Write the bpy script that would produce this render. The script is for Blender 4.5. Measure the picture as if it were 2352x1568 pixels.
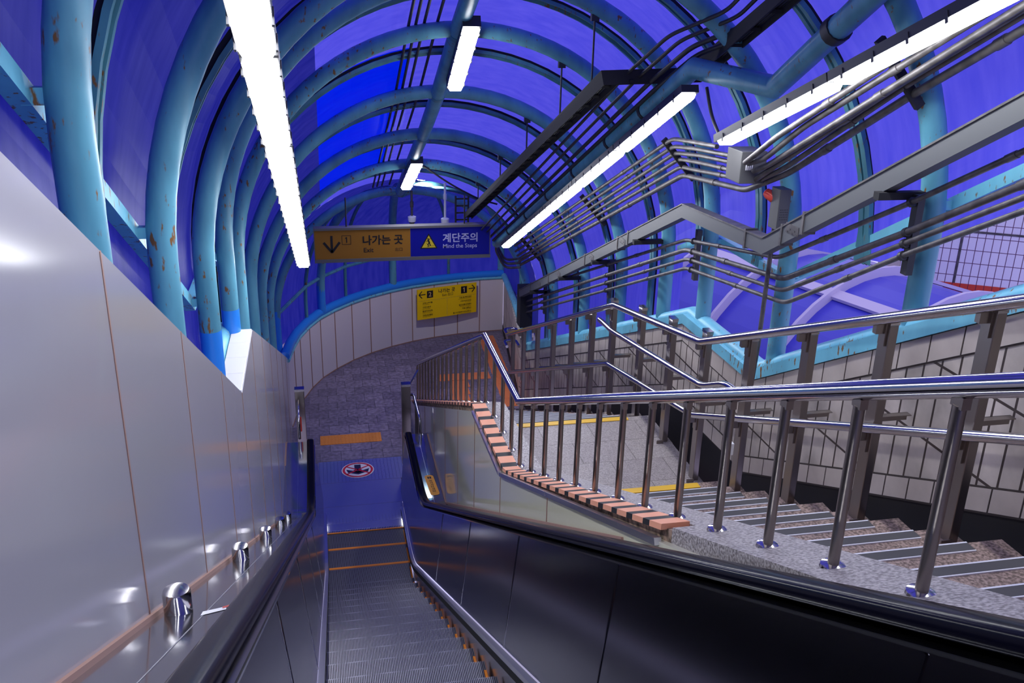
import bpy, math, random
from mathutils import Vector, Matrix
random.seed(4)
for o in list(bpy.data.objects): bpy.data.objects.remove(o)
scene = bpy.context.scene
COL = scene.collection
# ------------------------------------------------------------------ camera
cam_d = bpy.data.cameras.new('camera'); cam = bpy.data.objects.new('camera', cam_d); COL.objects.link(cam)
cam_d.sensor_fit = 'HORIZONTAL'; cam_d.sensor_width = 36.0; cam_d.lens = 2145.0/2352*36.0
cam_d.clip_start = 0.02; cam_d.clip_end = 300
RX = Vector((0.9791834242635277, -0.20179071011194308, 0.021916454094356563)) if False else None
Rm = [[0.9791834242635277, -0.20179071011194308, 0.021916454094356563],
      [-0.05127405160920377, -0.3503781338376289, -0.9352037932771857],
      [0.19639448383070485, 0.9146123072870702, -0.3534310881627317]]
cam.matrix_world = Matrix(((Rm[0][0], -Rm[1][0], -Rm[2][0], 0), (Rm[0][1], -Rm[1][1], -Rm[2][1], 0),
                           (Rm[0][2], -Rm[1][2], -Rm[2][2], 0), (0, 0, 0, 1)))
scene.camera = cam
# ------------------------------------------------------------------ world, exposure
W = bpy.data.worlds.new('world'); scene.world = W; W.use_nodes = True
bgn = W.node_tree.nodes['Background']; bgn.inputs[0].default_value = (0.56, 0.53, 0.90, 1); bgn.inputs[1].default_value = 1.25
scene.view_settings.view_transform = 'Standard'; scene.view_settings.look = 'None'
scene.view_settings.gamma = 1.0; scene.view_settings.use_curve_mapping = False
scene.view_settings.exposure = 0.0
LAMP = 30.0
# ------------------------------------------------------------------ materials
def new_mat(name):
    m = bpy.data.materials.new(name); m.use_nodes = True
    return m, m.node_tree.nodes, m.node_tree.links, m.node_tree.nodes['Principled BSDF']
def mat(name, col, rough=.5, metal=0, coat=0, emit=None, es=0, spec=.5):
    m, n, l, p = new_mat(name)
    p.inputs['Base Color'].default_value = (*col, 1); p.inputs['Roughness'].default_value = rough
    p.inputs['Metallic'].default_value = metal; p.inputs['Coat Weight'].default_value = coat
    p.inputs['Specular IOR Level'].default_value = spec
    if emit: p.inputs['Emission Color'].default_value = (*emit, 1); p.inputs['Emission Strength'].default_value = es
    return m
def add_noise(m, scale, c1, c2, lo=.4, hi=.6, bump=0, detail=4, stretch=(1, 1, 1), rough=None):
    n = m.node_tree.nodes; l = m.node_tree.links; p = n['Principled BSDF']
    g = n.new('ShaderNodeNewGeometry'); mp = n.new('ShaderNodeMapping'); mp.inputs['Scale'].default_value = stretch
    l.new(g.outputs['Position'], mp.inputs['Vector'])
    t = n.new('ShaderNodeTexNoise'); t.inputs['Scale'].default_value = scale; t.inputs['Detail'].default_value = detail
    l.new(mp.outputs[0], t.inputs['Vector'])
    r = n.new('ShaderNodeValToRGB'); r.color_ramp.elements[0].position = lo; r.color_ramp.elements[1].position = hi
    r.color_ramp.elements[0].color = (*c1, 1); r.color_ramp.elements[1].color = (*c2, 1)
    l.new(t.outputs['Fac'], r.inputs['Fac']); l.new(r.outputs['Color'], p.inputs['Base Color'])
    if bump:
        b = n.new('ShaderNodeBump'); b.inputs['Strength'].default_value = bump; b.inputs['Distance'].default_value = .01
        l.new(t.outputs['Fac'], b.inputs['Height']); l.new(b.outputs[0], p.inputs['Normal'])
    return t, r
M = {}
M['panel'] = mat('glossy grey panel', (.40, .39, .41), .13, spec=.33)
M['panel_warm'] = mat('glossy beige panel', (.62, .60, .44), .08, spec=.4)
M['panel_end'] = mat('satin lilac grey panel', (.66, .61, .66), .4)
M['seam'] = mat('brown sealant', (.30, .17, .13), .7)
M['steel'] = mat('polished stainless', (.52, .50, .50), .14, 1)
M['steel_post'] = mat('satin stainless', (.29, .255, .235), .33, 1)
M['steel_dark'] = mat('dark brushed stainless', (.20, .20, .23), .17, 1)
M['deck'] = mat('brushed deck steel', (.50, .51, .53), .10, .95)
M['trim'] = mat('bright aluminium trim', (.75, .75, .8), .28, 1)
M['rubber'] = mat('black handrail rubber', (.004, .004, .010), .20, spec=.05)
M['black'] = mat('black', (.004, .004, .005), .6)
M['brush_groove_shade'] = mat('black brush', (.01, .01, .012), .9)  # skirt bristles; also blackens the step grooves in place of shade
M['tread'] = mat('ribbed step metal', (.20, .195, .235), .42, .6)
M['orange'] = mat('orange demarcation', (.75, .22, .01), .5)
M['yellow'] = mat('yellow strip', (.72, .42, .02), .55)
M['stripm'] = mat('anti slip metal', (.085, .083, .085), .75, 0, spec=.2)
M['stripw'] = mat('strip edge light', (.70, .70, .74), .5)
M['brick'] = mat('orange curb tile', (.82, .36, .21), .6)
M['mortar'] = mat('dirty mortar', (.22, .14, .09), .9)
add_noise(M['mortar'], 25, (.07, .05, .03), (.35, .24, .17), .35, .6, .4)
M['conduit'] = mat('galvanised conduit', (.16, .15, .16), .48, .35)
add_noise(M['conduit'], 14, (.065, .06, .062), (.13, .12, .12), .35, .65)
M['conduit_dark'] = mat('dark conduit', (.035, .035, .04), .5, .3)
M['tray'] = mat('painted grey tray', (.095, .10, .105), .5, .05, spec=.35)
M['tray_dark'] = mat('dark grey tray', (.022, .022, .025), .7, 0, spec=.2)
M['box_grey'] = mat('grey cast box', (.07, .07, .072), .55, .1)
M['white_pl'] = mat('white plastic', (.75, .75, .75), .35)
M['white_tile'] = mat('white cap tile', (.75, .73, .72), .3)
M['dome_black'] = mat('smoked dome', (.005, .005, .006), .05)
M['lamp'] = mat('lit lamp cover', (.9, .9, .9), .4, emit=(.93, .95, 1.0), es=LAMP)
M['lamp_round'] = mat('lit round lamp', (.9, .9, .9), .4, emit=(.93, .97, 1.0), es=25)
M['lamp_end'] = mat('lamp housing', (.05, .05, .055), .4, .4)
M['reflector'] = mat('lamp reflector', (.6, .6, .65), .2, 1)
M['sign_orange'] = mat('orange sign face', (.36, .16, .02), .5, spec=.2)
M['sign_blue'] = mat('blue sign face', (.005, .008, .30), .5, spec=.2)
M['sign_yellow'] = mat('yellow sign face', (.90, .58, .006), .5, spec=.2)
M['tri_yellow'] = mat('warning yellow', (.80, .60, .03), .45)
M['ink'] = mat('black lettering', (.006, .006, .008), .5)
M['ink_white'] = mat('pale lettering', (.55, .55, .80), .5)
M['ink_orange'] = mat('lettering on black', (.75, .50, .15), .5)
M['frame'] = mat('sign frame', (.16, .155, .15), .5, .3)
M['sticker_w'] = mat('white sticker', (.80, .80, .86), .4)
M['sticker_r'] = mat('red ring', (.62, .01, .04), .4)
M['sticker_k'] = mat('navy arrow', (.01, .01, .06), .4)
M['sticker_o'] = mat('orange sticker', (.85, .35, .02), .4)
M['red'] = mat('red lens', (.60, .06, .04), .25)
M['touch'] = mat('bright blue touch-up paint', (.02, .22, .75), .35)
M['cable'] = mat('black cable', (.012, .012, .014), .5)
M['band'] = mat('red orange tile', (.60, .05, .02), .5)
M['tape'] = mat('lilac white frame', (.68, .62, .80), .6)
M['canopy'] = mat('blue canopy sheet', (.07, .07, .62), .3)
M['tactile'] = mat('orange tactile paving', (.66, .22, .03), .6)
M['tactile2'] = mat('brick orange tactile paving', (.70, .20, .07), .6)
# blue pipes: aged paint, rust spots
def pipe_mat(name, base, dark):
    m, n, l, p = new_mat(name)
    g = n.new('ShaderNodeNewGeometry')
    a = n.new('ShaderNodeTexNoise'); a.inputs['Scale'].default_value = 2.2; a.inputs['Detail'].default_value = 5
    mp = n.new('ShaderNodeMapping'); mp.inputs['Scale'].default_value = (3, 3, .8)
    l.new(g.outputs['Position'], mp.inputs[0]); l.new(mp.outputs[0], a.inputs['Vector'])
    r1 = n.new('ShaderNodeValToRGB'); r1.color_ramp.elements[0].position = .3; r1.color_ramp.elements[1].position = .7
    r1.color_ramp.elements[0].color = (*dark, 1); r1.color_ramp.elements[1].color = (*base, 1)
    l.new(a.outputs['Fac'], r1.inputs[0])
    b = n.new('ShaderNodeTexNoise'); b.inputs['Scale'].default_value = 22; b.inputs['Detail'].default_value = 3
    mp2 = n.new('ShaderNodeMapping'); mp2.inputs['Scale'].default_value = (1.6, 1.6, .6)
    l.new(g.outputs['Position'], mp2.inputs[0]); l.new(mp2.outputs[0], b.inputs['Vector'])
    c = n.new('ShaderNodeTexNoise'); c.inputs['Scale'].default_value = 1.7; l.new(g.outputs['Position'], c.inputs['Vector'])
    ad = n.new('ShaderNodeMath'); ad.operation = 'MULTIPLY_ADD'; ad.inputs[1].default_value = .45
    l.new(c.outputs['Fac'], ad.inputs[0]); l.new(b.outputs['Fac'], ad.inputs[2])
    r2 = n.new('ShaderNodeValToRGB'); r2.color_ramp.elements[0].position = .87; r2.color_ramp.elements[1].position = .94
    l.new(ad.outputs[0], r2.inputs[0])
    mx = n.new('ShaderNodeMix'); mx.data_type = 'RGBA'; mx.inputs['B'].default_value = (.20, .09, .02, 1)
    l.new(r2.outputs['Color'], mx.inputs['Factor']); l.new(r1.outputs['Color'], mx.inputs['A'])
    l.new(mx.outputs['Result'], p.inputs['Base Color']); p.inputs['Roughness'].default_value = .42
    return m
M['pipe'] = pipe_mat('aged light blue paint', (.12, .37, .48), (.065, .23, .32))
M['bar'] = pipe_mat('aged teal paint', (.08, .28, .34), (.04, .15, .20))
M['sill'] = pipe_mat('aged aqua paint', (.17, .52, .66), (.13, .42, .56))
# translucent glazing sheets
def glaze(name, col, streak):
    m, n, l, p = new_mat(name)
    out = n['Material Output']
    g = n.new('ShaderNodeNewGeometry'); t = n.new('ShaderNodeTexNoise'); t.inputs['Scale'].default_value = 3; t.inputs['Detail'].default_value = 6
    mp = n.new('ShaderNodeMapping'); mp.inputs['Scale'].default_value = (2, 5, .7)
    l.new(g.outputs['Position'], mp.inputs[0]); l.new(mp.outputs[0], t.inputs['Vector'])
    r = n.new('ShaderNodeValToRGB'); r.color_ramp.elements[0].position = .3; r.color_ramp.elements[1].position = .75
    r.color_ramp.elements[0].color = (*col, 1); r.color_ramp.elements[1].color = (*streak, 1); l.new(t.outputs['Fac'], r.inputs[0])
    tr = n.new('ShaderNodeBsdfTranslucent'); l.new(r.outputs['Color'], tr.inputs['Color'])
    l.new(r.outputs['Color'], p.inputs['Base Color']); p.inputs['Roughness'].default_value = .35
    mx = n.new('ShaderNodeMixShader'); mx.inputs[0].default_value = .78
    l.new(p.outputs[0], mx.inputs[1]); l.new(tr.outputs[0], mx.inputs[2]); l.new(mx.outputs[0], out.inputs['Surface'])
    return m
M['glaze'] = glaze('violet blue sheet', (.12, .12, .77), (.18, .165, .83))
M['glaze_shaded'] = glaze('shade-tinted violet blue sheet', (.016, .021, .25), (.038, .040, .31))  # darkened copy of the same sheet, standing in for weaker daylight behind it
M['glaze_vivid'] = glaze('vivid blue sheet', (.0, .015, .80), (.0, .03, .85))
# brick-pattern surfaces; axes: which world axes drive u,v
def grid_mat(name, axes, bw, rh, c1, c2, mortar, msize, offset=.5, rough=.5, noise=0, shift=(0, 0)):
    m, n, l, p = new_mat(name)
    g = n.new('ShaderNodeNewGeometry'); s = n.new('ShaderNodeSeparateXYZ'); l.new(g.outputs['Position'], s.inputs[0])
    c = n.new('ShaderNodeCombineXYZ'); l.new(s.outputs[axes[0]], c.inputs[0]); l.new(s.outputs[axes[1]], c.inputs[1])
    mp = n.new('ShaderNodeMapping'); mp.inputs['Location'].default_value = (shift[0], shift[1], 0); l.new(c.outputs[0], mp.inputs[0])
    b = n.new('ShaderNodeTexBrick'); b.offset = offset; b.inputs['Scale'].default_value = 1
    b.inputs['Brick Width'].default_value = bw; b.inputs['Row Height'].default_value = rh
    b.inputs['Mortar Size'].default_value = msize; b.inputs['Mortar Smooth'].default_value = .1
    b.inputs['Color1'].default_value = (*c1, 1); b.inputs['Color2'].default_value = (*c2, 1); b.inputs['Mortar'].default_value = (*mortar, 1)
    l.new(mp.outputs[0], b.inputs['Vector'])
    src = b.outputs['Color']
    if noise:
        t = n.new('ShaderNodeTexNoise'); t.inputs['Scale'].default_value = noise; t.inputs['Detail'].default_value = 6
        l.new(g.outputs['Position'], t.inputs['Vector'])
        r = n.new('ShaderNodeValToRGB'); r.color_ramp.elements[0].position = .3; r.color_ramp.elements[1].position = .7
        r.color_ramp.elements[0].color = (.55, .55, .55, 1); r.color_ramp.elements[1].color = (1.25, 1.25, 1.25, 1)
        l.new(t.outputs['Fac'], r.inputs[0])
        mx = n.new('ShaderNodeMix'); mx.data_type = 'RGBA'; mx.blend_type = 'MULTIPLY'; mx.inputs['Factor'].default_value = 1
        l.new(src, mx.inputs['A']); l.new(r.outputs['Color'], mx.inputs['B']); src = mx.outputs['Result']
    l.new(src, p.inputs['Base Color']); p.inputs['Roughness'].default_value = rough
    return m
M['floor'] = grid_mat('dark violet slate paving', (0, 1), .30, .29, (.15, .125, .19), (.24, .20, .29), (.085, .07, .105), .005, .5, .40, 18)
M['granite'] = grid_mat('speckled granite slabs', (0, 1), .46, .37, (.30, .26, .25), (.34, .30, .28), (.14, .12, .11), .003, .5, .55, 95)
M['granite_b'] = mat('granite', (.3, .27, .26), .5); add_noise(M['granite_b'], 90, (.14, .12, .115), (.46, .42, .40), .38, .62, 0, 6)
M['granite_warm'] = mat('brown granite', (.3, .27, .26), .5); add_noise(M['granite_warm'], 70, (.11, .075, .06), (.40, .29, .24), .38, .62, 0, 6)
M['walltile'] = grid_mat('cream wall tile', (1, 2), .136, .43, (.46, .41, .37), (.53, .47, .42), (.045, .032, .028), .008, 0, .35, 3, (.02, .06))
M['bordertile'] = mat('cream border tile', (.46, .41, .37), .4)
add_noise(M['bordertile'], 3, (.36, .31, .28), (.54, .48, .43), .3, .7)
M['grout'] = mat('dark grout', (.04, .03, .027), .8)
# ------------------------------------------------------------------ mesh builder
class MB:
    def __init__(s): s.v = []; s.f = []; s.mi = []; s.cur = 0; s.sm = []; s.marks = []
    def nxt(s): s.marks.append((len(s.v), len(s.f)))      # the next shapes become a part of their own
    def face(s, idx, sm=False): s.f.append(tuple(idx)); s.mi.append(s.cur); s.sm.append(sm)
    def vs(s, pts): b = len(s.v); s.v += [tuple(p) for p in pts]; return b
    def poly(s, pts): b = s.vs(pts); s.face(range(b, b+len(pts)))
    def box(s, a, b_):
        (x0, y0, z0), (x1, y1, z1) = a, b_
        b = s.vs([(x0,y0,z0),(x1,y0,z0),(x1,y1,z0),(x0,y1,z0),(x0,y0,z1),(x1,y0,z1),(x1,y1,z1),(x0,y1,z1)])
        for q in ((0,3,2,1),(4,5,6,7),(0,1,5,4),(1,2,6,5),(2,3,7,6),(3,0,4,7)): s.face([b+i for i in q])
    def hexa(s, p):            # eight corners, bottom ring then top ring
        b = s.vs(p)
        for q in ((0,3,2,1),(4,5,6,7),(0,1,5,4),(1,2,6,5),(2,3,7,6),(3,0,4,7)): s.face([b+i for i in q])
    def prism(s, prof, a0, a1, axis):   # polygon prof extruded along axis
        n = len(prof)
        def pt(q, a): return {0: (a, q[0], q[1]), 1: (q[0], a, q[1]), 2: (q[0], q[1], a)}[axis]
        b = s.vs([pt(q, a0) for q in prof] + [pt(q, a1) for q in prof])
        for i in range(n): j = (i+1) % n; s.face([b+i, b+j, b+n+j, b+n+i])
        s.face([b+i for i in reversed(range(n))]); s.face([b+n+i for i in range(n)])
    def strip(s, prof, a0, a1, axis=0):   # open profile extruded
        n = len(prof)
        def pt(q, a): return {0: (a, q[0], q[1]), 1: (q[0], a, q[1]), 2: (q[0], q[1], a)}[axis]
        b = s.vs([pt(q, a0) for q in prof] + [pt(q, a1) for q in prof])
        for i in range(n-1): s.face([b+i, b+i+1, b+n+i+1, b+n+i])
    def tube(s, pts, r, seg=12, cap=True, up=None):
        pts = [Vector(p) for p in pts]; n = len(pts); rings = []
        rr = r if isinstance(r, (list, tuple)) else [r]*n
        prev = None
        for i, p in enumerate(pts):
            d0 = (pts[i]-pts[i-1]).normalized() if i else None; d1 = (pts[i+1]-pts[i]).normalized() if i < n-1 else None
            d = (d0+d1).normalized() if d0 and d1 else (d0 or d1)
            k = 1/max(.5, d.dot(d1 or d0))
            if prev is None:
                u = Vector((0, 0, 1)) if abs(d.z) < .9 else Vector((1, 0, 0))
                a = d.cross(u).normalized()
            else: a = (prev - d*prev.dot(d)).normalized()
            prev = a; b = d.cross(a)
            rings.append(s.vs([p + (a*math.cos(2*math.pi*j/seg) + b*math.sin(2*math.pi*j/seg))*rr[i]*(k if 0 < i < n-1 else 1) for j in range(seg)]))
        for i in range(n-1):
            for j in range(seg):
                jj = (j+1) % seg; s.face([rings[i]+j, rings[i]+jj, rings[i+1]+jj, rings[i+1]+j], True)
        if cap:
            s.face([rings[0]+j for j in reversed(range(seg))]); s.face([rings[-1]+j for j in range(seg)])
    def beam(s, pts, w, h, up=Vector((0, 0, 1)), cap=True):   # rectangular section; w sideways, h along up
        pts = [Vector(p) for p in pts]; n = len(pts); R = []
        for i, p in enumerate(pts):
            d0 = (pts[i]-pts[i-1]).normalized() if i else None; d1 = (pts[i+1]-pts[i]).normalized() if i < n-1 else None
            d = (d0+d1).normalized() if d0 and d1 else (d0 or d1)
            k = 1/max(.4, d.dot(d1 or d0))
            a = d.cross(up).normalized(); b = a.cross(d).normalized()*k
            R.append(s.vs([p-a*w/2-b*h/2, p+a*w/2-b*h/2, p+a*w/2+b*h/2, p-a*w/2+b*h/2]))
        for i in range(n-1):
            for j in range(4): jj = (j+1) % 4; s.face([R[i]+j, R[i]+jj, R[i+1]+jj, R[i+1]+j])
        if cap: s.face([R[0]+3, R[0]+2, R[0]+1, R[0]]); s.face([R[-1]+j for j in range(4)])
    def lathe(s, c, prof, seg=24, ax=Vector((0, 0, 1))):
        ax = Vector(ax).normalized(); u = Vector((1, 0, 0)) if abs(ax.x) < .9 else Vector((0, 1, 0))
        a = ax.cross(u).normalized(); b = ax.cross(a); c = Vector(c); R = []
        for r, h in prof: R.append(s.vs([c+ax*h+(a*math.cos(2*math.pi*j/seg)+b*math.sin(2*math.pi*j/seg))*max(r, 1e-4) for j in range(seg)]))
        for i in range(len(R)-1):
            for j in range(seg): jj = (j+1) % seg; s.face([R[i]+j, R[i]+jj, R[i+1]+jj, R[i+1]+j], True)
        s.face([R[0]+j for j in reversed(range(seg))]); s.face([R[-1]+j for j in range(seg)])
    def build(s, name, m, parent=None, bevel=0):
        if s.marks:
            cuts = sorted(set([(0, 0)]+s.marks+[(len(s.v), len(s.f))])); first = None
            for (v0, f0), (v1, f1) in zip(cuts, cuts[1:]):
                if f1 == f0: continue
                q = MB(); q.v = s.v[v0:v1]; q.f = [tuple(i-v0 for i in f) for f in s.f[f0:f1]]; q.mi = s.mi[f0:f1]; q.sm = s.sm[f0:f1]
                o = q.build(name, m, parent, bevel); first = first or o
            return first
        me = bpy.data.meshes.new(name); me.from_pydata(s.v, [], s.f)
        for mm in (m if isinstance(m, (list, tuple)) else [m]): me.materials.append(M[mm] if isinstance(mm, str) else mm)
        me.polygons.foreach_set('material_index', s.mi); me.polygons.foreach_set('use_smooth', s.sm); me.update()
        if any(s.sm): me.set_sharp_from_angle(angle=math.radians(42))
        o = bpy.data.objects.new(name, me); COL.objects.link(o)
        if parent is not None:
            o.parent = parent; o.matrix_parent_inverse = parent.matrix_world.inverted() if False else Matrix.Translation(-parent.location)
        if bevel:
            b = o.modifiers.new('bevel', 'BEVEL'); b.width = bevel; b.segments = 2; b.limit_method = 'ANGLE'
        return o
def thing(name, label, cat, loc=(0, 0, 0), group=None):
    o = bpy.data.objects.new(name, None); COL.objects.link(o); o.location = loc; o.empty_display_size = .1
    return tag(o, label, cat, group)
def tag(o, label, cat, group=None):
    o['label'] = label; o['category'] = cat
    if group: o['group'] = group
    return o
def struct(o, label=None, cat=None):
    o['kind'] = 'structure'
    if label: o['label'] = label
    if cat: o['category'] = cat
    return o
def lab(o, t): o['label'] = t; return o
def smooth_path(pts, r=.08, n=5):      # rounds the corners of a polyline
    pts = [Vector(p) for p in pts]; out = [pts[0]]
    for i in range(1, len(pts)-1):
        a, b, c = pts[i-1], pts[i], pts[i+1]
        l = min(r, (a-b).length*.45, (c-b).length*.45)
        p0 = b+(a-b).normalized()*l; p1 = b+(c-b).normalized()*l
        for k in range(n+1):
            t = k/n; out.append(p0*(1-t)**2 + b*2*t*(1-t) + p1*t*t)
    out.append(pts[-1]); return out
ORD = ['first', 'second', 'third', 'fourth', 'fifth', 'sixth', 'seventh', 'eighth', 'ninth', 'tenth', 'eleventh', 'twelfth', 'thirteenth',
       'fourteenth', 'fifteenth', 'sixteenth', 'seventeenth', 'eighteenth', 'nineteenth', 'twentieth']
# ------------------------------------------------------------------ levels of the place
ZF = -6.4
def lerp(pts, y):
    if y <= pts[0][0]: a, b = pts[0], pts[1]
    elif y >= pts[-1][0]: a, b = pts[-2], pts[-1]
    else:
        for a, b in zip(pts, pts[1:]):
            if a[0] <= y <= b[0]: break
    return a[1]+(b[1]-a[1])*(y-a[0])/(b[0]-a[0])
SILL = [(-2.0, 1.90), (5.95, -2.55), (7.3, -2.57), (13.7, -5.31)]
LW = [(-2.0, 1.828), (5.88, -2.535), (7.15, -2.55), (13.5, -5.31)]
sill = lambda y: lerp(SILL, y)
lwt = lambda y: lerp(LW, y)
ROOF = [(-2, 2.35), (4.9, -1.51), (5.78, -1.66), (7.1, -1.86), (8.02, -2.27), (9.3, -2.90), (10.65, -3.50), (12.15, -4.10), (13.7, -4.76)]
zc = lambda y: lerp(ROOF, y)      # centre height of the barrel roof
CX, R = 1.25, 1.95
INC = lambda perp, y: -(perp+.48400*y)/.87507      # height on a line parallel to the escalator
XW = -.55
# ================================================================== SETTING
# left wall: glossy panels
mb = MB()
prof_top = [(-2, lwt(-2)), (5.88, lwt(5.88)), (7.15, lwt(7.15)), (13.5, -5.31)]
prof_bot = [(13.5, ZF), (11.05, ZF), (11.05, -5.6), (9.29, -5.6), (-2, INC(.45, -2))]
mb.prism([(p[0], p[1]) for p in prof_top+prof_bot], XW-.07, XW, 0)
struct(mb.build('wall_left', 'panel'))
mb = MB()
for y in (2.47, 3.62, 4.82, 5.86, 7.0, 8.1, 9.2, 10.3, 11.4, 12.5):
    zb = INC(.36, y) if y < 9.29 else (-5.5 if y < 11.05 else ZF)
    mb.box((XW-.001, y-.006, zb), (XW+.002, y+.006, lwt(y)-.002))
mb.beam([(XW+.006, -2, INC(.355, -2)), (XW+.006, 9.28, INC(.355, 9.28)), (XW+.006, 11.05, -5.49)], .012, .02)
struct(mb.build('trim_1', 'seam'))
# thickness of the left wall seen at the landing: white cap tiles and the sloping reveal
mb = MB()
for i in range(4):
    y0 = 5.9+i*.31; mb.box((XW-.155, y0, lwt(y0)-.02), (XW-.005, y0+.30, lwt(y0)+.012))
mb2 = MB()
struct(mb.build('trim_2', 'white_tile', bevel=.004))
# curved end wall
CURVE = [(-.55, 13.4), (-.48, 13.95), (-.39, 14.4), (-.24, 14.87), (-.06, 15.28), (.19, 15.66), (.5, 16.03), (.84, 16.34), (1.24, 16.62),
         (1.66, 16.84), (2.1, 17.0), (2.57, 17.12), (3.02, 17.19), (3.5, 17.22)]
def offset_curve(c, d):
    out = []
    for i, p in enumerate(c):
        a = Vector(c[max(0, i-1)]); b = Vector(c[min(len(c)-1, i+1)]); t = (b-a).normalized()
        out.append((p[0]-t.y*d, p[1]+t.x*d))
    return out
outer = offset_curve(CURVE, .14)
mb = MB()
for i in range(len(CURVE)-1):
    a, b, c, d = CURVE[i], CURVE[i+1], outer[i+1], outer[i]
    e = .008
    mb.hexa([(*a, ZF), (*b, ZF), (*c, ZF), (*d, ZF), (*a, -5.31), (*b, -5.31), (*c, -5.31), (*d, -5.31)])
struct(mb.build('wall_end', 'panel_end'))
mb = MB()
inn = offset_curve(CURVE, -.003)
for i in range(1, len(CURVE)-1):
    x, y = inn[i]
    mb.box((x-.008, y-.006, ZF), (x+.008, y+.012, -5.30))
for i in range(len(CURVE)-1): mb.beam([(*inn[i], ZF+.008), (*inn[i+1], ZF+.008)], .012, .016)
struct(mb.build('trim_3', 'seam'))
# concourse floor
mb = MB(); mb.box((-.9, 10.9, ZF-.1), (5.2, 17.6, ZF)); struct(mb.build('floor', 'floor'))
# partition wall between escalator and stairs
XP = 1.26
PT = [(-2, 0.19), (6.17, -3.46), (7.44, -3.52), (12.75, -5.86), (13.3, -6.02)]
pt = lambda y: lerp(PT, y)
mb = MB()
mb.prism(PT+[(13.3, ZF), (-2, ZF)], XP, XP+.03, 0)
struct(mb.build('wall_partition', 'panel_warm'))
mb = MB()
for y in (4.75, 6.17, 7.35, 8.35, 9.3, 10.3, 11.3, 12.3):
    zb = INC(.36, y) if y < 9.25 else (-5.5 if y < 11.1 else ZF)
    mb.box((XP-.003, y-.006, zb), (XP+.001, y+.006, pt(y)-.01))
mb.beam([(XP-.006, 3.4, INC(.355, 3.4)), (XP-.006, 9.23, -5.49), (XP-.006, 11.0, -5.49)], .012, .02)
struct(mb.build('trim_4', 'seam'))
mb = MB()
for a, b in (((3.0), 4.74), (4.76, 6.15), (6.19, 7.0), (7.02, 7.42)):
    mb.beam([(XP-.004, a, pt(a)+.002), (XP-.004, b, pt(b)+.002)], .03, .03)
struct(mb.build('trim_5', 'trim'))
# curb: mortar bed, orange tiles with black joints, granite band
XB = 1.40
CB = [(-2, .315), (6.08, -3.385), (7.55, -3.50), (12.9, -5.86), (13.6, -6.17)]
cb = lambda y: lerp(CB, y)
mb = MB(); mb.prism([(2.95, cb(2.95)-.012)]+[(y, z-.012) for y, z in CB[1:]]+[(13.6, ZF), (2.95, ZF)], XP+.03, XP+.125, 0)
struct(mb.build('trim_6', 'mortar'))
mb = MB(); mb.prism(CB+[(13.6, ZF), (-2, ZF)], XP+.125, 1.56, 0); mb.prism([CB[0], (2.948, cb(2.948)), (2.948, ZF), (-2, ZF)], XP+.03, XP+.125, 0)
struct(mb.build('trim_7', 'granite_b'))
mb = MB(); y = 3.0; k = 0
while y < 13.4:
    L_ = .125; g = .075
    def q(a, b, mi, dz):
        mb.cur = mi
        mb.hexa([(XP+.004, a, cb(a)-.016), (XP+.124, a, cb(a)-.016), (XP+.124, b, cb(b)-.016), (XP+.004, b, cb(b)-.016),
                 (XP+.004, a, cb(a)+dz), (XP+.124, a, cb(a)+dz), (XP+.124, b, cb(b)+dz), (XP+.004, b, cb(b)+dz)])
    q(y, y+L_, 0, .012); q(y+L_, y+L_+g, 1, .0115)
    y += L_+g
struct(mb.build('trim_8', ['brick', 'black']))
# right wall
XR = 3.12
TB = [(-2, .08), (5.9, -3.47), (7.5, -3.55), (13.6, -6.25), (13.9, -6.32)]
mb = MB(); ysamp = [-2, 5.9, 5.95, 7.3, 7.5, 13.6, 13.9]
top = [(y, sill(y)-.14) for y in (-2, 5.95, 7.3, 13.7, 13.9)]
mb.prism(top+[(y, z) for y, z in reversed(TB)], XR, XR+.1, 0)
struct(mb.build('wall_right', 'walltile'))
mb = MB()   # border courses along sill and along the skirting
def course(prof, dz0, dz1, n, x):
    ys = prof
    tot0, tot1 = ys[0][0], ys[-1][0]
    y = tot0
    while y < tot1-.02:
        y2 = y+n
        for k in ys:
            if y+.03 < k[0] < y2: y2 = k[0]
        a, b = y+.006, min(y2, tot1)-.006
        mb.cur = 0
        za, zb_ = lerp(ys, a), lerp(ys, b)
        mb.hexa([(x-.006, a, za+dz0), (x+.01, a, za+dz0), (x+.01, b, zb_+dz0), (x-.006, b, zb_+dz0),
                 (x-.006, a, za+dz1), (x+.01, a, za+dz1), (x+.01, b, zb_+dz1), (x-.006, b, zb_+dz1)])
        y = y2
    mb.cur = 1
    for a, b in zip(ys, ys[1:]):
        mb.hexa([(x-.003, a[0], a[1]+dz0-.012), (x+.008, a[0], a[1]+dz0-.012), (x+.008, b[0], b[1]+dz0-.012), (x-.003, b[0], b[1]+dz0-.012),
                 (x-.003, a[0], a[1]+dz1+.012), (x+.008, a[0], a[1]+dz1+.012), (x+.008, b[0], b[1]+dz1+.012), (x-.003, b[0], b[1]+dz1+.012)])
course([(-1, sill(-1)), (5.95, -2.55), (7.3, -2.57), (13.7, -5.31)], -.32, -.17, .24, XR)
course(TB, .012, .14, .20, XR)
struct(mb.build('trim_9', ['bordertile', 'grout']))
mb = MB(); mb.prism([(y, z+.001) for y, z in TB]+[(13.9, ZF-.2), (-2, -1.2)], XR+.03, XR+.1, 0)
struct(mb.build('baseboard_right', 'black'))
mb = MB()
mb.hexa([(3.12, 13.9, ZF), (3.34, 13.9, ZF), (3.64, 17.2, ZF), (3.50, 17.2, ZF), (3.12, 13.9, -5.32), (3.34, 13.9, -5.32), (3.64, 17.2, -5.32), (3.50, 17.2, -5.32)])
struct(mb.build('wall_far_right', 'walltile'))
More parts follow.
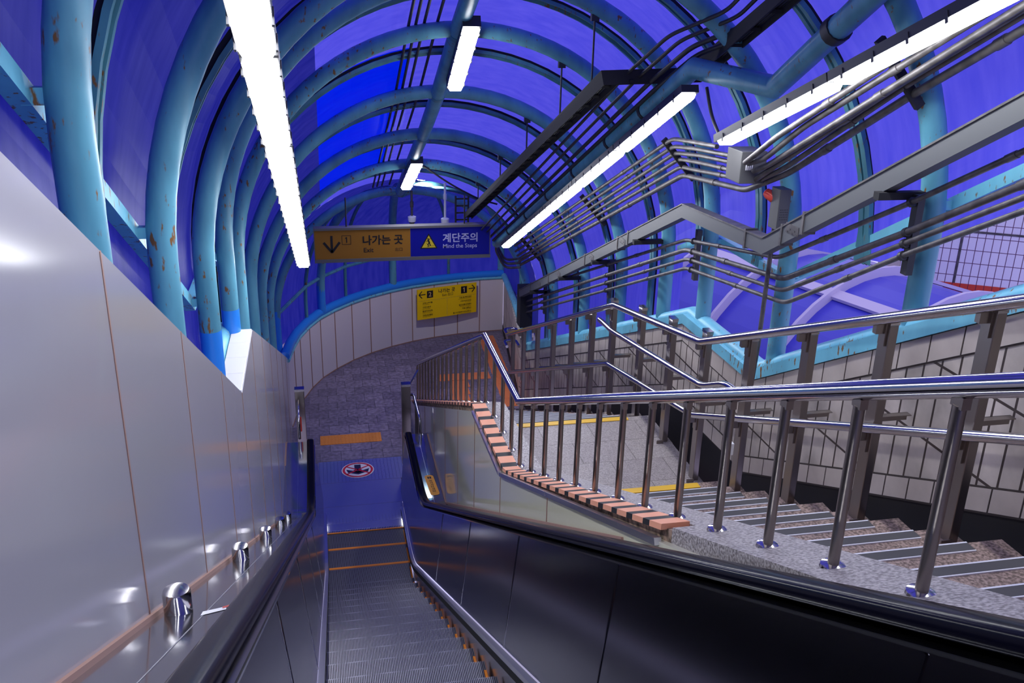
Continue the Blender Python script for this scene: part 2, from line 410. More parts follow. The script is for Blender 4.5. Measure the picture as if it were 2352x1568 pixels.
mb = MB()
mb.hexa([(3.108, 13.9, ZF), (3.12, 13.9, ZF), (3.50, 17.19, ZF), (3.488, 17.19, ZF), (3.108, 13.9, ZF+.12), (3.12, 13.9, ZF+.12), (3.50, 17.19, ZF+.12), (3.488, 17.19, ZF+.12)])
struct(mb.build('baseboard_far_right', 'black'))
# sills
def sill_path(x, dz=0, y0=-2): return [(x, y0, sill(y0)+dz), (x, 5.95, -2.55+dz), (x, 7.3, -2.57+dz), (x, 13.7, -5.31+dz)]
t = thing('window_sill', 'aqua painted rounded steel sill running down the right wall below the glazing', 'sill', (3.19, 6, -2.55))
mb = MB(); mb.tube(sill_path(3.2, -.075), .062, 14); mb.build('sill_pipe', 'sill', t)
mb = MB()
for a, b in zip([-2, 5.95, 7.3], [5.95, 7.3, 13.7]):
    mb.hexa([(3.10, a, sill(a)-.165), (3.16, a, sill(a)-.165), (3.16, b, sill(b)-.165), (3.10, b, sill(b)-.165),
             (3.10, a, sill(a)-.075), (3.16, a, sill(a)-.075), (3.16, b, sill(b)-.075), (3.10, b, sill(b)-.075)])
mb.build('fascia', 'sill', t)
mb = MB(); mb.tube([(3.2, 13.7, -5.3), (3.38, 15.6, -5.27), (3.50, 17.15, -5.25)], .06, 12); mb.build('sill_pipe', 'sill', t)
t = thing('window_sill', 'bright blue curved sill pipe on top of the curved end wall', 'sill', (1, 16, -5.2))
mb = MB(); cc = offset_curve(CURVE, .05); mb.tube([(x, y, -5.235) for x, y in cc], .075, 12); mb.build('sill_pipe', 'touch', t)
mb = MB(); cc = offset_curve(CURVE, .0); mb.tube([(x, y, -5.30) for x, y in cc], .03, 8); mb.build('fascia', 'sill', t)
t = thing('window_sill', 'light blue sill pipe behind the top of the left panelled wall', 'sill', (-.72, 6, -2.5))
mb = MB(); mb.tube([(-.78, -2, lwt(-2)-.02), (-.78, 5.88, lwt(5.88)-.0), (-.78, 7.15, -2.55), (-.74, 13.5, -5.3)], .07, 12); mb.build('sill_pipe', 'sill', t)
# ================================================================== CANOPY
def arc_pts(y, r, n=40, x0=None, z_foot_l=None, z_foot_r=None):
    c = zc(y); pts = []
    fl = (lwt(y)-.05) if z_foot_l is None else z_foot_l; fr = sill(y)-.05 if z_foot_r is None else z_foot_r
    pts.append((CX-r, y, fl))
    for i in range(n+1):
        a = math.pi*(1-i/n); pts.append((CX+r*math.cos(a), y, c+r*math.sin(a)))
    pts.append((CX+r, y, fr)); return pts
ARCH = [-1.1, .3, 1.65, 3.0, 4.33, 5.78, 7.1, 8.02, 9.3, 10.65, 12.15, 13.7]
vis = 0
names = {3.0: 'nearest the camera, heavy rust low on its left leg', 4.33: 'second nearest, left leg bowing beside the long lamps',
         5.78: 'left foot painted bright blue, right leg by the alarm box', 7.1: 'right leg standing on the corner of the kinked sill',
         8.02: 'just beyond the stair landing', 9.3: 'meeting the ridge at the lower end of the nearer ridge lamp',
         10.65: 'midway between the two ridge lamps', 12.15: 'at the upper end of the farther ridge lamp', 13.7: 'last before the domed end, blue lower left leg'}
touch = {5.78: -2.05, 7.1: -2.35, 13.7: -4.6}
for y in ARCH:
    lb = 'light blue steel arch, ' + names[y] if y in names else {-1.1: 'light blue tubular steel arch behind the camera', .3: 'light blue tubular steel arch directly above the camera', 1.65: 'light blue tubular steel arch just ahead above the camera'}[y]
    t = thing('steel_arch', lb, 'arch', (CX, y, zc(y)), 'tubular steel arches of the canopy')
    mb = MB(); mb.tube(arc_pts(y, R), .066, 16); mb.build('arch_pipe', 'pipe', t)
    if y in touch:
        mb = MB(); mb.tube([(CX-R, y, lwt(y)-.2), (CX-R, y, touch[y]+0.0)], .0675, 16, False); lab(mb.build('painted_foot', 'touch', t), 'bright blue repainted foot')
# glazing bars between arches, and rails
bars = []
for a, b in zip(ARCH, ARCH[1:]): bars.append((a+b)/2)
vis = [b for b in bars]
desc = ['between the nearest two arches behind the camera', 'overhead between the arches above the camera', 'overhead ahead of the camera', 'in the bay of the nearest visible arch',
        'in the bay left of the long left lamps', 'over the stair landing', 'in the bay just past the landing', 'in the bay before the nearer ridge lamp ends', 'in the third bay from the domed end',
        'in the second bay from the domed end', 'in the last bay before the domed end']
for i, y in enumerate(bars):
    t = thing('glazing_bar', 'thin dark teal curved double glazing bar ' + desc[i], 'glazing bar', (CX, y, zc(y)), 'curved glazing bars between the arches')
    for s in (-1, 1):
        zr_ = sill(y)+.6 if y < 7.9 else None
        mb = MB(); pts = arc_pts(y+s*.032, R+.10, 36, z_foot_r=zr_); mb.beam(pts, .028, .05, Vector((0, 1, 0))); mb.build('bar', 'bar', t)
    mb = MB(); pts = arc_pts(y, R+.125, 36, z_foot_r=sill(y)+.6 if y < 7.9 else None); mb.beam(pts, .05, .02, Vector((0, 1, 0))); mb.build('gasket', 'black', t)
def gl_edge(y, side):   # lower end of the glazing
    return (lwt(y)-.02) if side < 0 else sill(y)-.0
win = 0
RG = R+.16
edges = sorted(ARCH+[5.95, 7.3]); full = sorted(set(ARCH+bars))
for k, (a, b) in enumerate(zip(full, full[1:])):
    cuts = [a]+[c for c in (4.9, 5.95, 7.3) if a < c < b]+[b]
    groups = {'glaze_shaded': [], 'glaze': [], 'glaze_vivid': []}
    N = 36
    for c0, c1 in zip(cuts, cuts[1:]):
        for i in range(N):
            a0 = math.pi*(1-i/N); a1 = math.pi*(1-(i+1)/N)
            P = [(CX+RG*math.cos(a0), c0, zc(c0)+RG*math.sin(a0)), (CX+RG*math.cos(a1), c0, zc(c0)+RG*math.sin(a1)),
                 (CX+RG*math.cos(a1), c1, zc(c1)+RG*math.sin(a1)), (CX+RG*math.cos(a0), c1, zc(c1)+RG*math.sin(a0))]
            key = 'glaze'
            if i < 11: key = 'glaze_shaded'  # left side takes the sheet with shade mixed into its colour
            elif 11 <= i < 16 and 8.6 < a < 12.9: key = 'glaze_vivid'
            groups[key].append(P)
        groups['glaze_shaded'].append([(CX-RG, c0, lwt(c0)-.2), (CX-RG, c0, zc(c0)), (CX-RG, c1, zc(c1)), (CX-RG, c1, lwt(c1)-.2)])
        rl0, rl1 = sill(c0)+(.60 if c0 < 7.9 else 0), sill(c1)+(.60 if c0 < 7.9 else 0)
        if c0 >= 7.9: groups['glaze'].append([(CX+RG, c0, rl0), (CX+RG, c0, zc(c0)), (CX+RG, c1, zc(c1)), (CX+RG, c1, rl1)])
    for key, Ps in groups.items():
        if not Ps: continue
        if key == 'glaze' and a < 7.9:   # stop the right side at the rail
            pass
        win += 1; mb = MB()
        for P in Ps: mb.poly(P)
        o = mb.build('window_%d' % win, key); struct(o)
        o.data.validate()
# side rails
for x, nm, yy, h, s in ((CX-R-.12, 'light blue horizontal rail behind the left arches, following the slope', LW, .62, -1),
                  (CX+R+.12, 'light blue rail under the right glazing above the open gap', SILL, .62, 1)):
    t = thing('glazing_rail', nm, 'rail', (x, 6, -1.9))
    mb = MB(); p = [(x, y, lerp(yy, y)+h) for y in ((-2, 5.95, 7.3, 8.02) if s > 0 else (-2, 5.88, 7.15, 13.5))]
    mb.beam(p, .06, .065); mb.build('rail_beam', 'sill', t)
    mb = MB()
    for y in ARCH[2:]:
        if s > 0 and y > 8: continue
        mb.nxt()
        mb.beam([(x-s*.0, y, lerp(yy, y)+h), (x-s*.12, y, lerp(yy, y)+h)], .05, .05)
    mb.build('rail_stub', 'sill', t)
# ridge pipe
t = thing('ridge_pipe', 'dark blue steel ridge pipe along the crown of the canopy carrying two box lamps', 'pipe', (1.2, 8, -.4))
mb = MB(); mb.tube([(1.2, y, zc(y)+R-.03) for y in (-1.1, 4.9, 5.78, 7.1, 8.02, 9.3, 10.65, 12.15, 13.7)], .072, 16); mb.build('pipe', 'pipe', t)
mb = MB()
for y in ARCH[5:]: mb.nxt(); mb.tube([(1.2, y-.03, zc(y-.03)+R-.03), (1.2, y+.03, zc(y+.03)+R-.03)], .076, 16)
mb.build('weld_collar', 'bar', t)
# domed end
node = Vector((1.22, 13.72, zc(13.7)+R-.05))
feet = [(-.72, 13.75), (-.25, 14.95), (-.02, 15.40), (.42, 16.02), (1.30, 16.72), (2.40, 17.18), (3.47, 17.35), (3.47, 15.6), (3.36, 13.7)]
big = {2, 4, 6}
def rib_pts(f, n=16, out=0, zf=-5.22):
    pts = []
    fx, fy = f
    d = Vector((fx-node.x, fy-node.y, 0)); D = d.length; d.normalize()
    H = node.z-(zf+.35)
    for i in range(n+1):
        a = math.pi/2*(1-i/n)
        p = Vector((node.x, node.y, 0))+d*((D+out)*math.cos(a)); pts.append((p.x, p.y, zf+.35+(H+out)*math.sin(a)))
    pts.append((fx+d.x*out, fy+d.y*out, zf)); return pts
dn = {1: 'left', 2: 'bright blue foot left of the orange sign', 3: 'left of centre', 4: 'behind the middle of the hanging sign', 5: 'right of centre', 6: 'at the right end of the hanging sign', 7: 'far right'}
for i, f in enumerate(feet):
    if i in (0, 8): continue
    if i in big:
        t = thing('dome_rib', 'blue steel tube rib of the domed end, ' + dn[i], 'rib', (f[0], f[1], -5.2), 'ribs of the domed end')
        mb = MB(); mb.tube(rib_pts(f), .07, 12); mb.build('rib_pipe', 'pipe', t)
        if i == 2: mb = MB(); mb.tube([(f[0], f[1], -5.22), (f[0], f[1], -4.75)], .0715, 12, False); lab(mb.build('painted_foot', 'touch', t), 'bright blue repainted foot')
    else:
        t = thing('dome_mullion', 'thin teal mullion of the domed end glazing, ' + dn[i], 'mullion', (f[0], f[1], -5.2), 'mullions of the domed end')
        mb = MB(); mb.tube(rib_pts(f, out=.03), .03, 8); mb.build('bar', 'bar', t)
def shell_pts(f, i, n=16):
    zc_ = zc(13.7); top = zc_+RG
    if i in (0, len(feet)-1):
        sg_ = -1 if i == 0 else 1
        return [(CX+sg_*RG*math.cos(math.pi/2*(1-k/n)), 13.7, zc_+RG*math.sin(math.pi/2*(1-k/n))) for k in range(n+1)]+[(CX+sg_*RG, 13.7, -5.34)]
    zb = -4.84; d = Vector((f[0]-CX, f[1]-13.7, 0)).normalized()*.10
    return [(CX+(f[0]+d.x-CX)*math.cos(math.pi/2*(1-k/n)), 13.7+(f[1]+d.y-13.7)*math.cos(math.pi/2*(1-k/n)), zb+(top-zb)*math.sin(math.pi/2*(1-k/n))) for k in range(n+1)]+[(f[0]+d.x, f[1]+d.y, -5.34)]
mb = MB(); P = [shell_pts(f, i) for i, f in enumerate(feet)]
for i in range(len(P)-1):
    for k in range(len(P[0])-1): mb.poly([P[i][k], P[i][k+1], P[i+1][k+1], P[i+1][k]])
win += 1; struct(mb.build('window_%d' % win, 'glaze_shaded'))  # dome sheet darkened in colour, as if a building blocked the sky
t = thing('glazing_rail', 'curved light blue mid rail across the left panes of the domed end', 'rail', (0, 15, -4.6))
mb = MB(); ps = []
for i in range(1, 5):
    f = feet[i]; ps.append((f[0], f[1], -4.62))
mb.tube([(-.66, 13.75, -4.66)]+ps, .03, 8); mb.build('rail_beam', 'pipe', t)
# ================================================================== ESCALATOR
XL_, XR_ = -.12, .88
esc = thing('escalator', 'narrow descending escalator with ribbed dark steps between steel balustrades', 'escalator', (.38, 5, -4))
r0 = 9.88; dp = .405
def nose(y):
    z = -1.326-.553*y
    d = z-ZF
    return ZF + (d if d > .12 else (0 if d < -.12 else (d+.12)**2/.48))
def step_mesh():
    mb = MB(); w = XR_-XL_-.03; n = 92; pitch = w/n
    mb.cur = 1  # groove floor coloured black to deepen the shade between ribs
    mb.box((-w/2, 0, -.03), (w/2, dp, -.010)); mb.cur = 0
    for i in range(n):
        x = -w/2+i*pitch; mb.box((x+pitch*.15, .004, -.011), (x+pitch*.72, dp-.004, 0))
    # riser facing downhill
    for i in range(n):
        x = -w/2+i*pitch; mb.box((x+pitch*.15, dp-.03, -.23), (x+pitch*.72, dp-.004, -.01))
    mb.cur = 1; mb.box((-w/2, dp-.06, -.23), (w/2, dp-.012, -.01))
    return mb
sm = step_mesh().build('step', ['tread', 'brush_groove_shade'], esc)
db = MB(); w = XR_-XL_-.03
db.box((-w/2+.02, -.004, -.012), (w/2-.0, .032, .0025)); db.box((w/2-.020, .03, -.012), (w/2-.004, dp-.09, .0025))
dl = db.build('demarcation_line', 'orange', None)
first = True
for k in range(-0, 26):
    ry = r0-dp*k; z = nose(ry+dp) if k > 0 else ZF
    if k == 0: s, d = sm, dl
    else:
        s = sm.copy(); COL.objects.link(s); d = dl.copy(); COL.objects.link(d)
    s.parent = esc; s.matrix_parent_inverse = Matrix.Translation(-esc.location); s.location = ((XL_+XR_)/2, ry, z)
    d.parent = s; d.matrix_parent_inverse = Matrix.Identity(4); d.location = (0, 0, 0)
mb = MB()       # comb plate: teeth and ribbed plate
mb.box((XL_+.01, 10.30, ZF-.03), (XR_-.01, 10.46, ZF+.006))
for i in range(46):
    x = XL_+.02+i*(.96/45); mb.box((x-.006, 10.24, ZF-.004), (x+.006, 10.31, ZF+.005))
for i in range(10):
    x = XL_+.06+i*.1; mb.lathe((x, 10.36, ZF+.006), [(.006, 0), (.006, .002)], 8)
mb.build('comb_plate', 'trim', esc)
for x0_, x1_ in ((XL_+.004, XL_+.02), (XR_-.02, XR_-.004)):
    mb = MB(); mb.box((x0_, 10.36, ZF+.05), (x1_, 10.50, ZF+.085)); lab(mb.build('comb_light', 'lamp', esc), 'small lit comb lamp in the skirt')
mb = MB(); mb.box((XL_+.015, 10.24, ZF-.005), (XR_-.015, 10.262, ZF+.008)); lab(mb.build('comb_edge', 'orange', esc), 'orange edge of the comb')
mb = MB()
M['plate'] = mat('landing plate steel', (.66, .68, .80), .27, .95)
def plate(y0, y1, x0, x1): mb.box((x0, y0, ZF-.02), (x1, y1, ZF+.004))
plate(10.465, 10.885, XL_-.02, XR_+.02); plate(10.89, 11.525, XL_-.03, XR_+.06); plate(11.53, 12.16, -.175, 1.0)
mb.build('landing_plate', 'plate', esc)
mb = MB()
for i in range(24):
    x = -.16+i*.05; mb.box((x-.0012, 11.54, ZF+.004), (x+.0012, 12.15, ZF+.0055))
    if i % 1 == 0: mb.box((XL_+.02+i*.042-.001, 10.47, ZF+.004), (XL_+.02+i*.042+.001, 10.6, ZF+.0055))
mb.build('plate_grooves', 'steel_dark', esc)
# balustrades: skirt, inner panel, handrail, deck
def inc_path(x, perp, zl, y0=-1.2, yend=10.9, n=8, r=.42):
    # straight incline then eases into level zl
    pts = [(x, y0, INC(perp, y0))]
    yk = (-zl*.87507-perp)/.484
    a = Vector((x, yk-r, INC(perp, yk-r))); b = Vector((x, yk, zl)); c = Vector((x, yk+r, zl))
    for k in range(n+1):
        t_ = k/n; pts.append(tuple(a*(1-t_)**2+b*2*t_*(1-t_)+c*t_*t_))
    pts.append((x, yend, zl)); return pts
def loft(mb, A, B, thick=None):
    n = len(A); b = mb.vs(A+B)
    for i in range(n-1): mb.face([b+i, b+i+1, b+n+i+1, b+n+i], True)
for s, xs, xi, xh, xd, side in ((-1, XL_, -.195, -.245, XW, 'left'), (1, XR_, .955, 1.005, XP, 'right')):
    zl_h = -5.43
    # skirt + strip
    sk_t = inc_path(xs, 1.02, ZF+.10, yend=10.55); sk_b = [(xs, p[1], p[2]-.42) for p in sk_t]
    mb = MB(); loft(mb, sk_t, sk_b); mb.build('skirt', 'steel_dark', esc)
    mb = MB(); mb.beam([(xs-s*.012, p[1], p[2]+.012) for p in sk_t], .034, .030); mb.build('skirt_strip', 'trim', esc)
    mb = MB(); mb.beam([(xs-s*.016, p[1], p[2]-.028) for p in sk_t], .03, .04); mb.build('skirt_brush', 'brush_groove_shade', esc)
    # inner panel
    A = inc_path(xs+s*.004, .98, ZF+.14, yend=10.93); B = inc_path(xi, .355, -5.50, yend=10.93)
    B2 = inc_path(xh+s*.0, .338, -5.478, yend=10.93)
    mb = MB(); loft(mb, A, B); loft(mb, B, B2)
    mb.build('inner_panel', 'steel_dark', esc)
    mb = MB()
    for y in (1.1, 2.6, 4.15, 5.7, 7.2):
        mb.nxt()
        za, zb_ = INC(.98, y), INC(.36, y)
        mb.hexa([(xs+s*.001, y-.003, za), (xs+s*.004, y-.003, za), (xs+s*.004, y+.003, za), (xs+s*.001, y+.003, za),
                 (xi-s*.004, y-.003+.0, zb_), (xi, y-.003, zb_), (xi, y+.003, zb_), (xi-s*.004, y+.003, zb_)])
    mb.build('panel_joint', 'steel_dark', esc)
    mb = MB(); mb.beam(inc_path(xi-s*.004, .352, -5.49, yend=11.1), .005, .007); mb.build('panel_trim', 'deck', esc)
    # handrail, with the newel turning down at its lower end
    P = inc_path(xh, .315, -5.455, yend=10.95)
    P = [Vector(p) for p in P]
    for k in range(1, 9):
        a = math.pi/2*k/8; P.append(Vector((xh, 10.95+.16*math.sin(a), -5.455-.16*(1-math.cos(a)))))
    P.append(Vector((xh, 11.11, -5.9))); P.append(Vector((xh, 11.10, -6.05)))
    mb = MB(); n = len(P); rings = []
    for i, p in enumerate(P):
        d = (P[min(n-1, i+1)]-P[max(0, i-1)]).normalized(); u = Vector((1, 0, 0)).cross(d).normalized()
        ring = []
        for j in range(16):
            a = 2*math.pi*j/16; c_, s_ = math.cos(a), math.sin(a)
            ring.append(p+Vector((1, 0, 0))*(.043*math.copysign(abs(c_)**.6, c_))+u*(.024*math.copysign(abs(s_)**.8, s_)))
        rings.append(mb.vs(ring))
    for i in range(n-1):
        for j in range(16): jj = (j+1) % 16; mb.face([rings[i]+j, rings[i]+jj, rings[i+1]+jj, rings[i+1]+j], True)
    mb.face([rings[0]+j for j in range(16)]); mb.face([rings[-1]+j for j in range(16)])
    mb.build('handrail', 'rubber', esc)
    # newel panel closing under the handrail
    mb = MB(); mb.prism([(9.6, ZF), (11.05, ZF), (11.08, -6.0), (11.06, -5.62), (10.9, -5.48), (9.6, -5.48)], min(xi, xh+s*.02), max(xi, xh+s*.02), 0)
    mb.build('newel_panel', 'steel_dark', esc)
    # deck
    x0, x1 = sorted((xh+s*.035, xd-s*.001))
    D = inc_path(0, .36, -5.497, yend=11.05, r=.18)
    mb = MB(); mb.prism([(p[1], p[2]) for p in D]+[(11.05, -5.6)]+[(p[1], p[2]-.09) for p in reversed(D[:-1])], x0, x1, 0)
    mb.build('deck', 'deck', esc)
    mb = MB(); mb.beam([((x0+x1)/2-.02*s, p[1], p[2]+.0006) for p in D], .003, .001); mb.build('deck_joint', 'trim', esc)
# knobs on the left deck
for y in (2.52, 4.27, 5.90, 7.51, 8.77):
    z = INC(.36, y); mb = MB(); mb.lathe((-.478, y, z-.02), [(.042, 0), (.042, .095), (.038, .106), (.020, .110)], 24); mb.build('anti_slide_knob', 'steel', esc)
# no-entry sticker on the landing plate
st = thing('no_entry_sticker', 'round white sticker with a red ring crossing out a dark arrow on the landing plate', 'sticker', (.365, 11.85, ZF+.006))
def disc(mb, c, r0_, r1_, z, seg=40, dx=1, dy=1):
    b = mb.vs([(c[0]+r*math.cos(2*math.pi*j/seg)*dx, c[1]+r*math.sin(2*math.pi*j/seg)*dy, z) for r in (r0_, r1_) for j in range(seg)])
    for j in range(seg): jj = (j+1) % seg; mb.face([b+j, b+seg+j, b+seg+jj, b+jj])
SC = (.365, 11.85)
mb = MB(); disc(mb, SC, .0001, .225, ZF+.0065); mb.build('backing', 'sticker_w', st)
mb = MB()
for pts in ([(-.045, .17), (.045, .17), (.045, -.0), (-.045, -.0)], [(-.16, .03), (-.05, -.03), (0, -.055), (0, -.15), (-.14, -.075)], [(.16, .03), (.05, -.03), (0, -.055), (0, -.15), (.14, -.075)], [(-.06, .0), (.06, 0), (.06, -.06), (0, -.1), (-.06, -.06)]):
    mb.poly([(SC[0]+p[0], SC[1]+p[1]*.9, ZF+.0072) for p in pts])
mb.build('arrow', 'sticker_k', st)
mb = MB(); disc(mb, SC, .180, .212, ZF+.008)
for a in (.62, -.62):
    dx, dy = math.cos(a), math.sin(a); px, py = -dy*.013, dx*.013
    mb.poly([(SC[0]-dx*.19-px, SC[1]-dy*.19-py, ZF+.008), (SC[0]+dx*.19-px, SC[1]+dy*.19-py, ZF+.008), (SC[0]+dx*.19+px, SC[1]+dy*.19+py, ZF+.008), (SC[0]-dx*.19+px, SC[1]-dy*.19+py, ZF+.008)])
mb.build('ring', 'sticker_r', st)
# torn tape on the left deck
mb = MB(); z = lambda y: INC(.36, y)+.002
mb.poly([(-.40, 2.42, z(2.42)), (-.335, 2.50, z(2.50)), (-.345, 2.56, z(2.56)), (-.405, 2.50, z(2.5))])
mb.cur = 1; mb.poly([(-.350, 2.52, z(2.52)+.001), (-.325, 2.56, z(2.56)+.001), (-.330, 2.60, z(2.6)+.001), (-.355, 2.56, z(2.56)+.001)])
tag(mb.build('torn_tape', ['sticker_w', 'red']), 'small torn white and red tape scrap on the left escalator deck', 'tape')
# guide posts at the foot of the escalator
for x, y, s, nm in ((-.36, 11.55, -1, 'left'), (1.03, 11.5, 1, 'right')):
    t = thing('guide_post', 'square stainless post with loop rail at the %s foot of the escalator' % nm, 'post', (x, y, ZF), 'guide posts at the escalator foot')
    mb = MB(); mb.box((x-.06, y-.05, ZF), (x+.06, y+.05, -4.99)); mb.build('post', 'steel_post', t, bevel=.004)
    mb = MB(); mb.box((x-.062, y-.052, -4.99), (x+.062, y+.052, -4.96)); mb.build('cap', 'steel', t)
    mb = MB()
    if s < 0: mb.tube(smooth_path([(x-.02, y-.05, -5.12), (x-.02, y-.28, -5.14), (x-.02, y-.42, -5.25), (x-.02, y-.42, -5.49)], .1), .019, 10)
    else: mb.tube(smooth_path([(x+.03, y+.02, -5.15), (x+.10, y-.02, -5.12), (x+.14, y-.42, -5.30), (x+.14, y-.46, -5.50)], .08), .019, 10); mb.tube([(x+.05, y+.05, -5.02), (x+.2, y+.35, -4.93)], .012, 8); mb.tube([(x+.12, y+.0, -5.25), (x+.33, y+.05, -5.27)], .012, 8)
    mb.build('loop_rail', 'steel', t)
    if s < 0:
        mb = MB(); mb.tube([(x+.0, y-.28, -5.45), (x+.0, y-.28, -5.25)], .014, 8); lab(mb.build('reflector', 'red', t), 'red reflector')
    else:
        mb = MB()
        for k in range(6): mb.nxt(); mb.tube([(x+.12+.0*k, y-.05-.06*k, -6.1), (x+.12, y-.05-.06*k, -5.2-.02*k)], .008, 8)
        mb.build('baluster', 'steel_post', t)
# ================================================================== STAIRS
sta = thing('staircase', 'brown granite staircase in two flights with metal anti-slip strips', 'staircase', (2.2, 7, -3.7))
X0, X1 = 1.56, 2.94
RISE, RUN = .1588, .355
def flight(prof, name, m):
    mb = MB(); mb.prism(prof, X0, X1, 0); return mb.build(name, m, sta)
NU = 18
prof = [(5.93, -3.70), (5.93, -3.70-.25)]
up_n = []
for k in range(NU): up_n.append((5.93-RUN*k, -3.70+RISE*(k+1)))
pr = []
for y, z in up_n: pr += [(y, z-RISE), (y, z)]
pr += [(up_n[-1][0]-RUN, up_n[-1][1]), (up_n[-1][0]-RUN, up_n[-1][1]-.4), (5.93, -3.95)]
flight(pr, 'upper_flight', 'granite_warm')
mb = MB(); mb.box((X0-.02, 5.932, -3.95), (X1, 7.48, -3.70)); mb.build('landing', 'granite', sta)
lo_n = [(7.48+RUN*k, -3.70-RISE*k) for k in range(17)]
pr = [(7.484, -3.70)]
for k, (y, z) in enumerate(lo_n[1:]): pr += [(y-RUN+.004, z), (y, z)]
pr += [(lo_n[-1][0], ZF), (7.484, ZF)]
flight(pr, 'lower_flight', 'granite_warm')
XS0, XS1 = 1.66, 2.76
for k, (y, z) in enumerate(up_n):
    if k == 0:
        mb = MB(); mb.box((XS0, y-.075, z), (XS1, y-.005, z+.006)); lab(mb.build('edge_strip', 'yellow', sta), 'yellow strip on the lowest step of the upper flight')
        mb = MB(); mb.box((XS0, y-.135, z), (XS1, y-.085, z+.005)); mb.build('anti_slip_strip', 'stripm', sta)
    else:
        mb = MB(); mb.box((XS0, y-.062, z), (XS1, y-.006, z+.005)); mb.cur = 1
        mb.box((XS0, y-.006, z-.02), (XS1, y+.003, z+.006)); mb.box((XS0, y-.068, z), (XS1, y-.062, z+.006))
        mb.build('anti_slip_strip', ['stripm', 'stripw'], sta)
mb = MB(); mb.box((XS0, 7.41, -3.70), (XS1-.05, 7.48, -3.694)); lab(mb.build('edge_strip', 'yellow', sta), 'yellow strip at the lower edge of the landing')
for k, (y, z) in enumerate(lo_n[1:]):
    mb = MB(); mb.box((XS0, y-.062, z), (XS1, y-.006, z+.005)); mb.cur = 1
    mb.box((XS0, y-.006, z-.02), (XS1, y+.003, z+.006)); mb.box((XS0, y-.068, z), (XS1, y-.062, z+.006))
    mb.build('anti_slip_strip', ['stripm', 'stripw'], sta)
# tactile paving
t = thing('tactile_paving', 'orange dotted tactile strip at the foot of the escalator', 'paving', (.31, 12.85, ZF))
for i in range(3):
    mb = MB(); x = -.14+i*.302; mb.box((x, 12.70, ZF), (x+.300, 13.0, ZF+.006))
    for a in range(6):
        for b in range(6): mb.lathe((x+.025+a*.05, 12.725+b*.05, ZF+.006), [(.014, 0), (.008, .005)], 8)
    mb.build('paving_tile', 'tactile', t)
t = thing('tactile_paving', 'brick orange tactile path along the foot of the stairs behind the railing', 'paving', (3.0, 15.4, ZF))
for i in range(11):
    mb = MB(); y = 13.62+i*.302; mb.box((2.83+i*.012, y, ZF), (3.13+i*.012, y+.3, ZF+.006))
    for a in range(4): mb.box((2.87+a*.07+i*.012, y+.02, ZF+.006), (2.89+a*.07+i*.012, y+.28, ZF+.01))
    mb.build('paving_tile', 'tactile2', t)
for i in range(3):
    mb = MB(); x = 1.92+i*.302; mb.box((x, 14.82, ZF), (x+.3, 15.12, ZF+.006)); mb.build('paving_tile', 'tactile2', t)
for i in range(4):
    mb = MB(); x = 2.16-.0*i; y = 13.6+i*.302; mb.box((1.98+.04*i, y, ZF), (2.28+.04*i, y+.3, ZF+.006)); mb.build('paving_tile', 'tactile2', t)
# ================================================================== LEFT STAIR RAILING (balusters)
rl = thing('stair_railing', 'polished stainless balustrade between escalator and stairs with round balusters', 'railing', (1.40, 6.1, -3.4))
ratio = 1.40/1.37
RP = [(XB, -1.0, .41), (XB, 6.22, -2.89), (XB, 7.69, -2.90), (XB, 13.75, -5.62)]
RPY = [(-1.0, .41), (6.22, -2.89), (7.69, -2.90), (13.75, -5.62)]
# main handrail, slim under bar
mb = MB(); mb.tube(RP, .027, 16); mb.build('handrail', 'steel', rl)
rb = lambda y: lerp(RPY, y)
ys = [6.22-.44*.0]
ylist = []
inv0 = 1/(1187-776); d_ = .1475e-3
k0 = 6.14*(1/ (1/ (1187-776)))
# regular spacing: upper flight .385 m, landing and lower flight .37 m
y = 6.14
while y > -.6: ylist.append(y); y -= .372
ylist += [6.46, 6.83, 7.20, 7.60]
y = 7.60+.36
while y < 13.6: ylist.append(y); y += .372
for y in sorted(ylist):
    mb = MB(); zb = cb(y); mb.tube([(XB, y, zb), (XB, y, rb(y)-.045)], .0165, 12)
    bl = mb.build('baluster', 'steel_post', rl)
    mb = MB(); mb.lathe((XB, y, zb), [(.038, 0), (.036, .008), (.018, .014)], 16); mb.build('foot_flange', 'steel', bl)
    mb = MB(); mb.box((XB-.012, y-.02, rb(y)-.05), (XB+.012, y+.02, rb(y)-.02)); mb.build('saddle', 'steel_post', bl)
def up_parent(o): pass
# ================================================================== RIGHT GUARD RAILING
gr = thing('guard_railing', 'stainless guard railing with flat rectangular posts along the tiled right wall', 'railing', (2.88, 6, -3.5))
TR = [(-1.0, .64), (6.20, -2.48), (8.31, -2.884), (13.41, -5.06)]
MR = [(-1.0, .01), (6.23, -3.105), (8.40, -3.543), (13.35, -5.683)]
mb = MB(); mb.tube(smooth_path([(2.80, y, z) for y, z in TR], .06), .030, 16); mb.build('top_rail', 'steel', gr)
mb = MB(); mb.tube(smooth_path([(2.80, y, z) for y, z in MR], .06), .026, 14); mb.build('middle_rail', 'steel', gr)
mb = MB(); mb.tube(smooth_path([(2.80, 8.75, -3.19), (2.80, 8.55, -3.17), (2.80, 8.32, -3.16), (2.80, 6.1, -2.80), (2.80, 5.72, -2.62), (2.80, 5.52, -2.60)], .1), .026, 14); mb.build('short_rail', 'steel', gr)
for zt, zo in ((-5.06, 0), (-5.26, 0)):
    mb = MB(); mb.tube(smooth_path([(2.80, 13.40, zt), (2.80, 13.66, zt), (2.99, 13.66, zt), (2.99, 13.38, zt)], .08), .024, 12); mb.build('return_hoop', 'steel', gr)
stz = lambda y: (-3.54+.4473*(5.86-y) if y < 5.9 else (-3.70 if y < 7.48 else -3.70-.4473*(y-7.48)))
